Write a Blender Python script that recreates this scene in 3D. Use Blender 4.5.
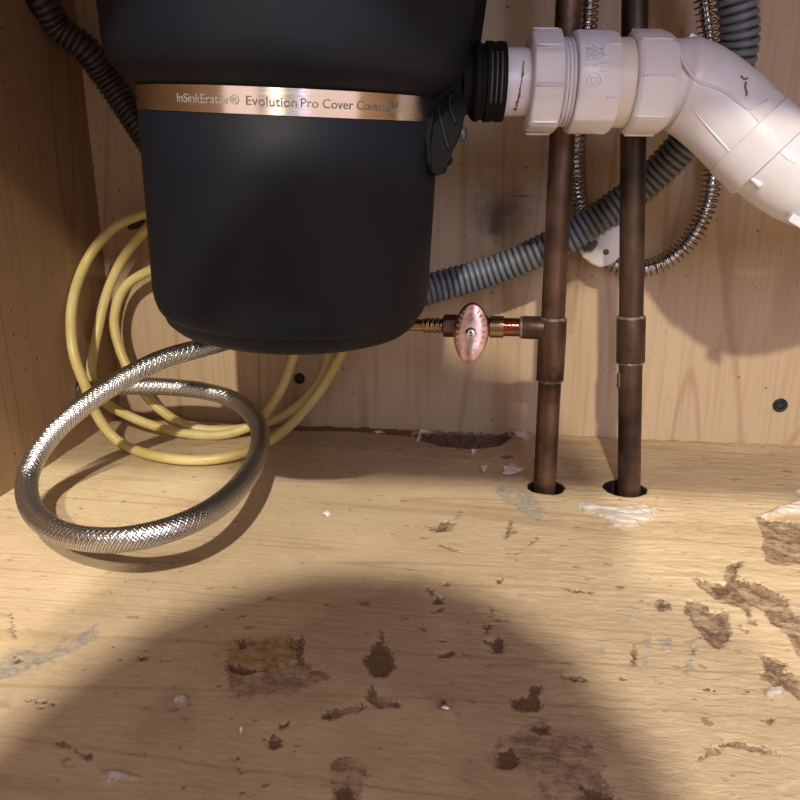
import bpy, bmesh, math, random
import numpy as np
from mathutils import Vector, Matrix, noise as mnoise

for o in list(bpy.data.objects):
    bpy.data.objects.remove(o, do_unlink=True)
scene = bpy.context.scene
C = scene.collection
PI = math.pi

# ---------------------------------------------------------------- camera
F_PX = 770.0
CAM = Vector((0.0, 0.0, 0.227))
PITCH = math.radians(17.3)
YAW = math.radians(7.07)
cd = bpy.data.cameras.new('camera')
cam = bpy.data.objects.new('camera', cd)
C.objects.link(cam)
cam.location = CAM
cam.rotation_euler = (PI / 2 - PITCH, 0, YAW)
cd.sensor_width = 36.0
cd.lens = F_PX / 800.0 * 36.0
cd.clip_start = 0.01
scene.camera = cam
ROT = Matrix.Rotation(YAW, 3, 'Z') @ Matrix.Rotation(PI / 2 - PITCH, 3, 'X')

# ---------------------------------------------------------------- light
scene.view_settings.view_transform = 'Standard'
scene.view_settings.look = 'None'
scene.view_settings.gamma = 1.0
scene.view_settings.use_curve_mapping = False
scene.view_settings.exposure = 0.0
world = bpy.data.worlds.new('kitchen_room_light')
scene.world = world
world.use_nodes = True
world.node_tree.nodes['Background'].inputs[0].default_value = (1.0, 0.80, 0.80, 1)
world.node_tree.nodes['Background'].inputs[1].default_value = 1.1


def area_light(name, loc, target, size, power, col, size_y=None):
    ld = bpy.data.lights.new(name, 'AREA')
    ld.shape = 'DISK' if size_y is None else 'RECTANGLE'
    ld.size = size
    if size_y:
        ld.size_y = size_y
    ld.energy = power
    ld.color = col
    lo = bpy.data.objects.new(name, ld)
    C.objects.link(lo)
    lo.location = loc
    lo.rotation_euler = (Vector(target) - Vector(loc)).to_track_quat('-Z', 'Y').to_euler()
    return lo


area_light('kitchen_ceiling_lamp', (0.0, -1.26, 2.0), (0, 0.4, 0), 0.085, 74, (1.0, 0.91, 0.75))
area_light('kitchen_ceiling_lamp', (-0.02, -1.90, 1.80), (0, 0.4, 0), 0.085, 74, (1.0, 0.90, 0.72))
area_light('kitchen_window_daylight', (0.55, -1.7, 0.85), (0, 0.5, 0.2), 0.50, 14.0, (0.62, 0.70, 1.0), 0.8)


# ---------------------------------------------------------------- helpers
def ray(px, py):
    return (ROT @ Vector(((px - 400) / F_PX, -(py - 400) / F_PX, -1.0)))


def at_depth(px, py, zc):          # point at a camera depth
    return CAM + ray(px, py) * zc


def at_y(px, py, y):               # point where the sight line meets the plane y
    r = ray(px, py)
    return CAM + r * ((y - CAM.y) / r.y)


def at_x(px, py, x):
    r = ray(px, py)
    return CAM + r * ((x - CAM.x) / r.x)


def at_z(px, py, z=0.0):
    r = ray(px, py)
    return CAM + r * ((z - CAM.z) / r.z)


def depth_of(p):
    return -(ROT.transposed() @ (Vector(p) - CAM)).z


def tag(o, label=None, cat=None, group=None, kind=None):
    if label: o['label'] = label
    if cat: o['category'] = cat
    if group: o['group'] = group
    if kind: o['kind'] = kind
    return o


def empty(name, loc, label, cat, group=None):
    o = bpy.data.objects.new(name, None)
    C.objects.link(o)
    o.location = loc
    o.empty_display_size = 0.02
    return tag(o, label, cat, group)


def link_mesh(name, me, mat, parent=None, smooth=True):
    o = bpy.data.objects.new(name, me)
    C.objects.link(o)
    if mat: me.materials.append(mat)
    if smooth:
        me.polygons.foreach_set('use_smooth', [True] * len(me.polygons))
    if parent is not None:
        o.parent = parent
        p, loc = parent, Vector((0, 0, 0))
        M = Matrix.Identity(4)
        chain = []
        while p is not None:
            chain.append(p); p = p.parent
        for q in reversed(chain):
            M = M @ Matrix.Translation(q.location)
        me.transform(M.inverted())
    return o


def obj_bm(name, bm, mat, parent=None, smooth=False, bevel=0, seg=2, auto=None):
    if bevel:
        bmesh.ops.bevel(bm, geom=list(bm.edges), offset=bevel, segments=seg, affect='EDGES', profile=0.5)
    bmesh.ops.recalc_face_normals(bm, faces=bm.faces)
    me = bpy.data.meshes.new(name)
    bm.to_mesh(me); bm.free()
    o = link_mesh(name, me, mat, parent, smooth)
    if smooth and auto:
        me.set_sharp_from_angle(angle=math.radians(auto))
    return o


def grid_mesh(name, V, mat, parent=None, closed_v=True, caps=False, uv=None, sharp=None):
    """V: array (n, m, 3); rows along the length, columns around."""
    n, m = V.shape[:2]
    verts = V.reshape(-1, 3)
    i = np.arange(n - 1)[:, None]
    mm = m if closed_v else m - 1
    j = np.arange(mm)[None, :]
    a = i * m + j
    b = i * m + (j + 1) % m
    c = (i + 1) * m + (j + 1) % m
    d = (i + 1) * m + j
    quads = np.stack([a, b, c, d], -1).reshape(-1, 4)
    loops = quads.ravel()
    starts = np.arange(len(quads)) * 4
    extra = []
    if caps:
        extra = [list(range(m))[::-1], list(range((n - 1) * m, n * m))]
        loops = np.concatenate([loops] + [np.array(e) for e in extra])
        starts = np.concatenate([starts, [len(quads) * 4, len(quads) * 4 + m]])
    me = bpy.data.meshes.new(name)
    me.vertices.add(len(verts))
    me.vertices.foreach_set('co', verts.astype(np.float32).ravel())
    me.loops.add(len(loops))
    me.loops.foreach_set('vertex_index', loops.astype(np.int32))
    me.polygons.add(len(starts))
    me.polygons.foreach_set('loop_start', starts.astype(np.int32))
    me.update(calc_edges=True)
    if uv is not None:
        at = me.attributes.new('pathuv', 'FLOAT_VECTOR', 'POINT')
        buf = np.zeros((n * m, 3), np.float32); buf[:, :2] = uv.reshape(-1, 2)
        at.data.foreach_set('vector', buf.ravel())
    me.validate()
    o = link_mesh(name, me, mat, parent, True)
    if sharp:
        me.set_sharp_from_angle(angle=math.radians(sharp))
    return o


def spline(pts, step):
    """Catmull-Rom through pts, resampled at an even step."""
    P = [np.array(p, float) for p in pts]
    P = [2 * P[0] - P[1]] + P + [2 * P[-1] - P[-2]]
    out = []
    for k in range(1, len(P) - 2):
        p0, p1, p2, p3 = P[k - 1:k + 3]
        t = np.linspace(0, 1, 60, endpoint=False)[:, None]
        # centripetal-like smoothness is not needed: points are evenly spread
        out.append(0.5 * ((2 * p1) + (-p0 + p2) * t + (2 * p0 - 5 * p1 + 4 * p2 - p3) * t ** 2
                          + (-p0 + 3 * p1 - 3 * p2 + p3) * t ** 3))
    out.append(P[-2][None])
    Q = np.concatenate(out)
    ker = np.ones(31) / 31
    Qs = Q.copy()
    pad = np.pad(Q, ((15, 15), (0, 0)), 'edge')
    for a in range(3):
        Qs[:, a] = np.convolve(pad[:, a], ker, 'valid')
    Qs[0], Qs[-1] = Q[0], Q[-1]
    s = np.concatenate([[0], np.cumsum(np.linalg.norm(np.diff(Qs, axis=0), axis=1))])
    n = max(3, int(s[-1] / step))
    t = np.linspace(0, s[-1], n + 1)
    return np.stack([np.interp(t, s, Qs[:, a]) for a in range(3)], 1), t


def frames(Q):
    T = np.gradient(Q, axis=0)
    T /= np.linalg.norm(T, axis=1)[:, None]
    N = np.zeros_like(T)
    up = np.array([0, 0, 1.0]) if abs(T[0][2]) < 0.9 else np.array([0, 1.0, 0])
    n = np.cross(T[0], up); n /= np.linalg.norm(n)
    for k in range(len(Q)):
        n = n - T[k] * np.dot(n, T[k]); n /= np.linalg.norm(n)
        N[k] = n
    return T, N, np.cross(T, N)


def tube(name, pts, radius, mat, parent=None, step=0.002, m=24, rfun=None, caps=True):
    Q, s = spline(pts, step)
    T, N, B = frames(Q)
    ph = np.linspace(0, 2 * PI, m, endpoint=False)
    S, PH = np.meshgrid(s, ph, indexing='ij')
    R = radius * np.ones_like(S) if rfun is None else rfun(S, PH)
    V = Q[:, None, :] + R[..., None] * (np.cos(PH)[..., None] * N[:, None, :] + np.sin(PH)[..., None] * B[:, None, :])
    return grid_mesh(name, V, mat, parent, caps=caps, uv=np.stack([S, PH], -1))


def axis_frame(a):
    a = Vector(a).normalized()
    up = Vector((0, 0, 1)) if abs(a.z) < 0.9 else Vector((0, 1, 0))
    n = a.cross(up).normalized()
    return a, n, a.cross(n)


def lathe(name, origin, axis, prof, mat, parent=None, m=64, caps=True, sharp=35, rmod=None, n_hint=None):
    """prof: list of (distance along axis, radius)."""
    a, n, b = axis_frame(axis)
    if n_hint is not None:
        n = (Vector(n_hint) - a * Vector(n_hint).dot(a)).normalized(); b = a.cross(n)
    a, n, b, o = map(np.array, (a, n, b, Vector(origin)))
    pr = np.array(prof, float)
    ph = np.linspace(0, 2 * PI, m, endpoint=False)
    L, PH = np.meshgrid(pr[:, 0], ph, indexing='ij')
    R = np.repeat(pr[:, 1][:, None], m, 1)
    if rmod is not None: R = rmod(L, PH, R)
    V = o + L[..., None] * a + R[..., None] * (np.cos(PH)[..., None] * n + np.sin(PH)[..., None] * b)
    return grid_mesh(name, V, mat, parent, caps=caps, sharp=sharp, uv=np.stack([L, PH], -1))


def box_bm(bm, x0, x1, y0, y1, z0, z1, M=None):
    vs = [bm.verts.new((x, y, z)) for x in (x0, x1) for y in (y0, y1) for z in (z0, z1)]
    for f in ((0, 1, 3, 2), (4, 6, 7, 5), (0, 4, 5, 1), (2, 3, 7, 6), (0, 2, 6, 4), (1, 5, 7, 3)):
        bm.faces.new([vs[k] for k in f])
    if M is not None:
        bmesh.ops.transform(bm, matrix=M, verts=vs)
    return vs


def prism(name, front, back, mat, parent=None, bevel=0.0, smooth=True):
    """Solid between two matching outlines."""
    bm = bmesh.new()
    a = [bm.verts.new(p) for p in front]
    b = [bm.verts.new(p) for p in back]
    bm.faces.new(a); bm.faces.new(b[::-1])
    n = len(a)
    for k in range(n):
        bm.faces.new((a[k], b[k], b[(k + 1) % n], a[(k + 1) % n]))
    return obj_bm(name, bm, mat, parent, smooth, bevel, 3, 40)


# ---------------------------------------------------------------- materials
class NT:
    def __init__(s, name):
        s.m = bpy.data.materials.new(name); s.m.use_nodes = True
        s.t = s.m.node_tree; s.b = s.t.nodes['Principled BSDF']

    def n(s, typ, **kw):
        nd = s.t.nodes.new(typ)
        for k, v in kw.items():
            if k.startswith('i_'):
                nd.inputs[k[2:].replace('_', ' ')].default_value = v
            else:
                setattr(nd, k, v)
        return nd

    def l(s, a, b): s.t.links.new(a, b)

    def val(s, sock, v):
        if hasattr(v, 'is_linked') or hasattr(v, 'links'): s.l(v, sock)
        else: sock.default_value = v

    def math(s, op, a, b=0.0, c=0.0, clamp=False):
        nd = s.n('ShaderNodeMath', operation=op, use_clamp=clamp)
        for k, v in enumerate((a, b, c)): s.val(nd.inputs[k], v)
        return nd.outputs[0]

    def mix(s, fac, a, b, blend='MIX'):
        nd = s.n('ShaderNodeMix', data_type='RGBA', blend_type=blend)
        s.val(nd.inputs[0], fac)
        s.val(nd.inputs[6], a if not isinstance(a, tuple) else (*a[:3], 1))
        s.val(nd.inputs[7], b if not isinstance(b, tuple) else (*b[:3], 1))
        return nd.outputs[2]

    def coord(s, scale=(1, 1, 1), loc=(0, 0, 0), rot=(0, 0, 0), src='Object'):
        tc = s.n('ShaderNodeTexCoord')
        mp = s.n('ShaderNodeMapping')
        mp.inputs['Scale'].default_value = scale
        mp.inputs['Location'].default_value = loc
        mp.inputs['Rotation'].default_value = rot
        s.l(tc.outputs[src], mp.inputs[0])
        return mp.outputs[0]

    def noise(s, vec, scale, detail=4, rough=0.55, dist=0.0):
        nd = s.n('ShaderNodeTexNoise')
        s.l(vec, nd.inputs['Vector'])
        nd.inputs['Scale'].default_value = scale
        nd.inputs['Detail'].default_value = detail
        nd.inputs['Roughness'].default_value = rough
        nd.inputs['Distortion'].default_value = dist
        return nd.outputs['Fac']

    def ramp(s, fac, stops):
        nd = s.n('ShaderNodeValToRGB')
        s.l(fac, nd.inputs[0])
        e = nd.color_ramp.elements
        while len(e) < len(stops): e.new(0.5)
        for k, (p, c) in enumerate(stops):
            e[k].position = p
            e[k].color = (c, c, c, 1) if isinstance(c, (int, float)) else (*c, 1)
        return nd.outputs[0]

    def bump(s, h, strength, dist, prev=None):
        nd = s.n('ShaderNodeBump')
        nd.inputs['Strength'].default_value = strength
        nd.inputs['Distance'].default_value = dist
        s.l(h, nd.inputs['Height'])
        if prev is not None: s.l(prev, nd.inputs['Normal'])
        return nd.outputs[0]

    def step(s, v, lo, hi):
        nd = s.n('ShaderNodeMapRange', interpolation_type='SMOOTHSTEP')
        s.val(nd.inputs[0], v)
        nd.inputs[1].default_value = lo; nd.inputs[2].default_value = hi
        return nd.outputs[0]

    def base(s, col=None, rough=None, metal=None, **kw):
        if col is not None: s.val(s.b.inputs['Base Color'], col if not isinstance(col, tuple) else (*col[:3], 1))
        if rough is not None: s.val(s.b.inputs['Roughness'], rough)
        if metal is not None: s.val(s.b.inputs['Metallic'], metal)
        for k, v in kw.items():
            s.val(s.b.inputs[k.replace('_', ' ')], v)
        return s


def simple(name, col, rough=0.5, metal=0.0, var=0.15, nscale=60, bump=0.0, **kw):
    t = NT(name)
    v = t.coord()
    nz = t.noise(v, nscale, 5)
    dark = tuple(c * (1 - var) for c in col)
    lite = tuple(min(1, c * (1 + var)) for c in col)
    t.base(t.mix(t.ramp(nz, [(0.3, 0.0), (0.7, 1.0)]), dark, lite), rough, metal, **kw)
    if bump:
        t.l(t.bump(t.noise(v, nscale * 4, 3), bump, 0.0005), t.b.inputs['Normal'])
    return t.m


def wood_wall(name, base, dark, horizontal_axis, smudge=None, seed=0.0):
    """plywood with vertical grain (z); horizontal_axis 'X' or 'Y' runs across the grain"""
    t = NT(name)
    across = (1, 1, 0.11)
    v = t.coord(across, (seed, seed * 2, seed))
    n1 = t.noise(v, 5.0, 3, 0.5, 0.5)
    # contour lines of a slow noise give cathedral figure
    rings = t.math('FRACT', t.math('MULTIPLY', n1, 13.0))
    rings = t.math('ABSOLUTE', t.math('SUBTRACT', rings, 0.5))
    line = t.step(rings, 0.38, 0.5)
    fine = t.noise(t.coord((1, 1, 0.035), (seed, 0, 0)), 230.0, 5, 0.65)
    broad = t.noise(t.coord((1, 1, 0.3), (seed, 3, 0)), 9.0, 3)
    c = t.mix(t.step(broad, 0.3, 0.7), base, tuple(k * 0.90 for k in base))
    c = t.mix(t.math('MULTIPLY', line, 0.50), tuple_or(c), dark)
    c = t.mix(t.math('MULTIPLY', t.step(fine, 0.45, 0.75), 0.42), c, dark)
    # small brown specks
    sp = t.noise(t.coord((1, 1, 1), (7 + seed, 1, 2)), 260.0, 2, 0.4)
    c = t.mix(t.step(sp, 0.725, 0.76), c, tuple(k * 0.35 for k in dark))
    if smudge:
        for (p, r, sx, sz, amt) in smudge:
            w = t.coord((1 / sx, 1, 1 / sz), (-p.x / sx, 0, -p.z / sz))
            w2 = t.n('ShaderNodeVectorMath', operation='MULTIPLY'); t.l(w, w2.inputs[0]); w2.inputs[1].default_value = (1, 0, 1)
            ln = t.n('ShaderNodeVectorMath', operation='LENGTH'); t.l(w2.outputs[0], ln.inputs[0])
            d = t.math('ADD', ln.outputs['Value'], t.math('MULTIPLY', t.math('SUBTRACT', t.noise(t.coord(), 90.0, 4), 0.5), 1.3))
            c = t.mix(t.math('MULTIPLY', t.step(d, 1.0, 0.1), amt), c, (0.04, 0.03, 0.03))
    t.base(c, 0.55)
    t.b.inputs['Specular IOR Level'].default_value = 0.3
    t.l(t.bump(fine, 0.25, 0.0004), t.b.inputs['Normal'])
    return t.m


def tuple_or(c): return c


M = {}
M['disposer'] = simple('matte_charcoal_plastic', (0.008, 0.0105, 0.019), 0.55, 0, 0.12, 25, 0.05)
M['disposer_black'] = simple('black_plastic', (0.004, 0.004, 0.005), 0.75, 0, 0.2, 30, 0.05)
M['rubber'] = simple('black_rubber', (0.004, 0.004, 0.0045), 0.7, 0, 0.2, 80)
M['seam'] = simple('dark_seam', (0.010, 0.010, 0.012), 0.6, 0, 0.1)

for k_m, sp_v in (('disposer', 0.22), ('disposer_black', 0.15), ('rubber', 0.2)):
    M[k_m].node_tree.nodes['Principled BSDF'].inputs['Specular IOR Level'].default_value = sp_v

t = NT('brushed_steel_band')
v = t.coord((1, 1, 60))
nz = t.noise(v, 14.0, 3)
t.base(t.mix(nz, (0.80, 0.72, 0.66), (0.92, 0.84, 0.78)), t.math('MULTIPLY_ADD', nz, 0.12, 0.20), 1.0)
t.b.inputs['Anisotropic'].default_value = 0.9
tn = t.n('ShaderNodeTangent', direction_type='RADIAL', axis='Z')
t.l(tn.outputs[0], t.b.inputs['Tangent'])
t.b.inputs['Anisotropic Rotation'].default_value = 0.25
M['band'] = t.m
M['band_print'] = simple('etched_grey_lettering', (0.16, 0.14, 0.14), 0.6, 0.3, 0.05)
M['band_print_pale'] = simple('etched_pale_lettering', (0.36, 0.33, 0.31), 0.55, 0.2, 0.05)

# PVC: ivory white with faint yellowing and grime
t = NT('ivory_pvc')
v = t.coord()
n1 = t.noise(v, 28.0, 4); n2 = t.noise(v, 220.0, 3)
c = t.mix(t.step(n1, 0.35, 0.7), (0.70, 0.70, 0.75), (0.66, 0.63, 0.64))
c = t.mix(t.step(n2, 0.70, 0.80), c, (0.42, 0.33, 0.24))
t.base(c, 0.34)
t.b.inputs['Subsurface Weight'].default_value = 0.15
t.b.inputs['Subsurface Radius'].default_value = (0.004, 0.003, 0.002)
t.l(t.bump(n1, 0.15, 0.001), t.b.inputs['Normal'])
M['pvc'] = t.m
t = NT('yellowed_pvc')
n1 = t.noise(t.coord(), 40.0, 4)
t.base(t.mix(n1, (0.66, 0.60, 0.50), (0.70, 0.65, 0.58)), 0.4)
M['pvc_old'] = t.m
t = NT('rust_crust')
n1 = t.noise(t.coord(), 300.0, 4)
t.base(t.mix(n1, (0.10, 0.04, 0.02), (0.35, 0.17, 0.08)), 0.8)
M['crust'] = t.m


def copper(name, a, b, seed, streak=(1, 1, 0.12)):
    t = NT(name)
    v = t.coord(streak, (seed, seed, seed))
    n1 = t.noise(v, 60.0, 5, 0.6); n2 = t.noise(t.coord((1, 1, 1), (seed, 0, 0)), 140.0, 5, 0.65)
    n3 = t.noise(t.coord((1, 1, 1), (seed, 5, 0)), 22.0, 3)
    c = t.mix(t.step(n1, 0.3, 0.7), a, b)
    c = t.mix(t.step(n3, 0.40, 0.64), c, tuple(k * 0.42 for k in a))
    c = t.mix(t.math('MULTIPLY', t.step(n2, 0.58, 0.68), 0.75), c, (0.035, 0.018, 0.012))
    t.base(c, t.math('MULTIPLY_ADD', n2, 0.35, 0.28), 0.6)
    t.l(t.bump(n2, 0.2, 0.0006), t.b.inputs['Normal'])
    return t.m


M['copper'] = copper('aged_copper', (0.085, 0.045, 0.028), (0.22, 0.125, 0.078), 0)
M['copper_dark'] = copper('darkened_copper', (0.065, 0.038, 0.026), (0.17, 0.105, 0.068), 4)
M['copper_shiny'] = simple('shiny_red_copper', (0.36, 0.14, 0.10), 0.2, 1.0, 0.4, 120)
M['solder'] = simple('grey_solder', (0.30, 0.26, 0.23), 0.5, 0.7, 0.35, 300, 0.6)
M['brass'] = simple('tarnished_brass', (0.42, 0.28, 0.17), 0.26, 1.0, 0.3, 120)
M['bronze_nut'] = simple('dark_bronze_nut', (0.20, 0.12, 0.10), 0.3, 1.0, 0.3, 120)
t = NT('coppery_handle')
n1 = t.noise(t.coord(), 130.0, 5, 0.6)
t.base(t.mix(t.step(n1, 0.35, 0.65), (0.42, 0.24, 0.18), (0.72, 0.47, 0.37)), t.math('MULTIPLY_ADD', n1, 0.25, 0.18), 1.0)
t.l(t.bump(n1, 0.25, 0.0008), t.b.inputs['Normal'])
M['handle'] = t.m
M['chrome'] = simple('chrome_steel', (0.75, 0.75, 0.78), 0.16, 1.0, 0.1, 60)
M['spring'] = simple('dark_spring_wire', (0.20, 0.17, 0.16), 0.3, 1.0, 0.1, 60)
M['chrome_hose'] = simple('chrome_hose_core', (0.62, 0.66, 0.76), 0.15, 1.0, 0.1, 60)
M['weight'] = simple('white_plastic_weight', (0.74, 0.72, 0.72), 0.45, 0, 0.05, 60)
M['clip'] = simple('dark_grey_clip', (0.08, 0.08, 0.09), 0.4, 0.3, 0.1, 60)


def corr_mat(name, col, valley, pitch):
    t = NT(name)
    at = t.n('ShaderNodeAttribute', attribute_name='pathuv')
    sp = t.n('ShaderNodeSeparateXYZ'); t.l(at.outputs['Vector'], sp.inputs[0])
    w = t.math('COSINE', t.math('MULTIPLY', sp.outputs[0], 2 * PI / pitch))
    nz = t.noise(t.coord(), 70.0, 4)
    c = t.mix(t.step(w, -0.9, -0.2), valley, col)       # darker in the grooves
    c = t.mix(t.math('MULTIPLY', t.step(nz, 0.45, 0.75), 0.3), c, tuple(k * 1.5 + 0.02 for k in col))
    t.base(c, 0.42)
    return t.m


PITCH_G, PITCH_B = 0.0048, 0.0043
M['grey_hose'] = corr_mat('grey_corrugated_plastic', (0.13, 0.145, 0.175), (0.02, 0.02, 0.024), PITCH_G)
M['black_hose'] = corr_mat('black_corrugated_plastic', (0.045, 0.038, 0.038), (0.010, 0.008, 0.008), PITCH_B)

t = NT('yellow_cable_jacket')
n1 = t.noise(t.coord(), 35.0, 4); n2 = t.noise(t.coord(), 260.0, 4)
c = t.mix(t.step(n1, 0.35, 0.7), (0.58, 0.46, 0.17), (0.66, 0.56, 0.27))
c = t.mix(t.math('MULTIPLY', t.step(n2, 0.6, 0.75), 0.5), c, (0.38, 0.27, 0.10))
t.base(c, 0.42)
t.l(t.bump(n2, 0.2, 0.0005), t.b.inputs['Normal'])
M['cable'] = t.m

# braided stainless steel: crossing strands, dark gaps
BR_P, BR_K = 0.0080, 8
t = NT('braided_stainless')
at = t.n('ShaderNodeAttribute', attribute_name='pathuv')
sp = t.n('ShaderNodeSeparateXYZ'); t.l(at.outputs['Vector'], sp.inputs[0])
s1 = t.math('MULTIPLY', sp.outputs[0], 2 * PI * 2 / BR_P)
p1 = t.math('MULTIPLY', sp.outputs[1], float(BR_K))
wa = t.math('ABSOLUTE', t.math('SINE', t.math('ADD', s1, p1)))
wires = t.math('SINE', t.math('MULTIPLY', t.math('ADD', s1, p1), 3.0))
c = t.mix(t.step(wa, 0.12, 0.42), (0.05, 0.05, 0.055), (0.66, 0.66, 0.70))
t.base(c, 0.30, 1.0)
t.l(t.bump(wires, 0.35, 0.0002), t.b.inputs['Normal'])
M['braid'] = t.m

M['hole'] = simple('black_void', (0.004, 0.004, 0.004), 0.9, 0, 0.0)
M['cap'] = simple('black_screw_cap', (0.010, 0.010, 0.011), 0.35, 0, 0.1)
M['chip'] = simple('flaked_paint_paper', (0.74, 0.62, 0.58), 0.8, 0, 0.15, 200)
M['chip_white'] = simple('white_flake', (0.80, 0.78, 0.74), 0.8, 0, 0.1, 200)
M['steel'] = simple('dull_screw_steel', (0.60, 0.58, 0.58), 0.28, 1.0, 0.1)
M['crumb'] = simple('dark_crumb', (0.14, 0.08, 0.05), 0.9, 0, 0.3, 400)

# ---------------------------------------------------------------- the setting
Y_BACK = at_z(400, 427).y
X_LEFT = at_z(109, 424).x
X_RIGHT = 0.56
Z_TOP = 0.64
Y_FRONT = 0.09
print('back', Y_BACK, 'left', X_LEFT)


def slab(name, x0, x1, y0, y1, z0, z1, mat):
    bm = bmesh.new(); box_bm(bm, x0, x1, y0, y1, z0, z1)
    return tag(obj_bm(name, bm, mat), kind='structure')


sm = [(at_y(500, 213, Y_BACK), 0, 0.032, 0.030, 0.55), (at_y(497, 222, Y_BACK), 0, 0.010, 0.020, 0.6), (at_y(522, 196, Y_BACK), 0, 0.014, 0.0016, 0.6)]
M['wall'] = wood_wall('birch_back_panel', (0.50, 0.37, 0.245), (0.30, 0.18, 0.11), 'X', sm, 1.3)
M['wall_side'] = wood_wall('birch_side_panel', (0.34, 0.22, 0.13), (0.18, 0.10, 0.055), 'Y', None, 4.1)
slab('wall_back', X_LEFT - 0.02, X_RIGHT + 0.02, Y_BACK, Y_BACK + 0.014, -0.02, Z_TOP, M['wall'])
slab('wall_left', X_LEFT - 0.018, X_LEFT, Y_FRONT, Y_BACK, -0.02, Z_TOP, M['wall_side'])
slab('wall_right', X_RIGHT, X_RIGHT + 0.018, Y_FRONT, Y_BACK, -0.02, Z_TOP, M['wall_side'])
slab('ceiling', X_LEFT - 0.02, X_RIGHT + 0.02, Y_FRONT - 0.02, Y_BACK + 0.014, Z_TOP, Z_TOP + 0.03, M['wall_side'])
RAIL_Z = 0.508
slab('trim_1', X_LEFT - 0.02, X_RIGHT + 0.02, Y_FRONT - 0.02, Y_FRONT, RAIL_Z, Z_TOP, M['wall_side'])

# ---- cabinet floor: a fine height field with holes, gouges and peeled patches
HOLE_L = at_z(546, 486.5); HOLE_R = at_z(624.5, 487.5)
R_HL, R_HR = 0.0134, 0.0156
PIPE_L = at_z(544.5, 486); PIPE_R = at_z(629, 489)

BROWN = [
    [(757, 518), (768, 520), (785, 521), (806, 524), (806, 561), (785, 566), (770, 562), (762, 550), (764, 535)],
    [(693, 578), (712, 582), (724, 584), (727, 566), (733, 561), (741, 561), (738, 572), (737, 580), (745, 580),
     (752, 584), (756, 581), (775, 592), (786, 598), (788, 608), (795, 618), (806, 624), (806, 660), (792, 645),
     (785, 632), (772, 622), (762, 610), (758, 605), (747, 606), (755, 625), (752, 624), (742, 606), (733, 606),
     (722, 602), (712, 595), (706, 590), (697, 584)],
    [(684, 607), (690, 601), (700, 600), (711, 610), (716, 614), (727, 610), (727, 618), (731, 634), (727, 640),
     (718, 648), (711, 645), (704, 638), (700, 630), (690, 620)],
    [(764, 655), (775, 658), (785, 664), (784, 671), (806, 678), (806, 704), (788, 690), (775, 685), (770, 680),
     (762, 678), (763, 668)],
    [(372, 685), (378, 697), (402, 703), (400, 708), (378, 708), (370, 695)],
    [(332, 710), (345, 708), (362, 706), (364, 710), (345, 715), (320, 720), (325, 714)],
    [(290, 640), (302, 638), (302, 664), (297, 664)],
    [(703, 687), (718, 690), (718, 693), (704, 691)], [(762, 721), (770, 720), (771, 726), (766, 727)],
    [(655, 605), (660, 599), (670, 603), (668, 607), (658, 609)],
    [(432, 528), (446, 522), (454, 524), (450, 531), (436, 533)],
]
DARK = [
    [(510, 700), (520, 696), (528, 694), (529, 687), (541, 685), (540, 700), (543, 705), (535, 711), (515, 710)],
    [(500, 752), (512, 748), (520, 760), (512, 768), (498, 768)], [(532, 728), (545, 726), (550, 734), (536, 734)],
    [(580, 785), (600, 790), (625, 806), (590, 806)],
    [(362, 658), (370, 650), (378, 640), (381, 630), (384, 645), (391, 650), (393, 660), (398, 664), (390, 670),
     (386, 677), (375, 676), (367, 668)],
    [(238, 640), (246, 638), (246, 648), (238, 650)], [(228, 662), (250, 668), (270, 670), (245, 675), (230, 671)],
    [(337, 790), (352, 788), (352, 806), (335, 806)],
    [(436, 599), (444, 597), (444, 603), (434, 604)], [(431, 612), (442, 607), (443, 610), (434, 614)],
    [(441, 584), (451, 583), (451, 586), (442, 587)], [(428, 588), (434, 592), (433, 595), (428, 591)],
    [(489, 616), (493, 609), (494, 612), (491, 617)], [(483, 625), (490, 625), (489, 628), (483, 628)],
    [(483, 632), (488, 630), (488, 633), (484, 634)], [(484, 640), (493, 640), (493, 643), (484, 642)],
    [(491, 646), (497, 637), (504, 638), (503, 652), (493, 653)], [(440, 656), (449, 650), (455, 652), (448, 656)],
    [(464, 652), (470, 653), (470, 655), (464, 655)], [(421, 625), (425, 625), (425, 628), (420, 628)],
    [(496, 580), (502, 580), (501, 584), (497, 584)],
    [(266, 740), (276, 736), (283, 742), (279, 748), (270, 748)], [(278, 728), (288, 722), (289, 725), (282, 729)],
    [(232, 757), (239, 755), (240, 759), (234, 759)], [(239, 768), (246, 765), (248, 771), (241, 773)],
    [(619, 677), (624, 678), (622, 680)], [(118, 657), (124, 658), (122, 661)],
    [(138, 657), (146, 656), (147, 659), (139, 660)], [(15, 658), (21, 659), (20, 664), (16, 664)],
    [(39, 707), (45, 703), (46, 706), (41, 710)],
    [(412, 434), (428, 429), (470, 430), (505, 431), (512, 437), (500, 446), (470, 449), (440, 446), (424, 441)],
    [(500, 456), (508, 454), (514, 457), (506, 459)], [(433, 530), (441, 526), (448, 525), (444, 530)],
    [(733, 562), (741, 561), (740, 567), (734, 569)], [(712, 584), (730, 586), (728, 592), (716, 592)],
    [(290, 424), (350, 424), (412, 428), (412, 436), (350, 431), (290, 430)],
]
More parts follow.
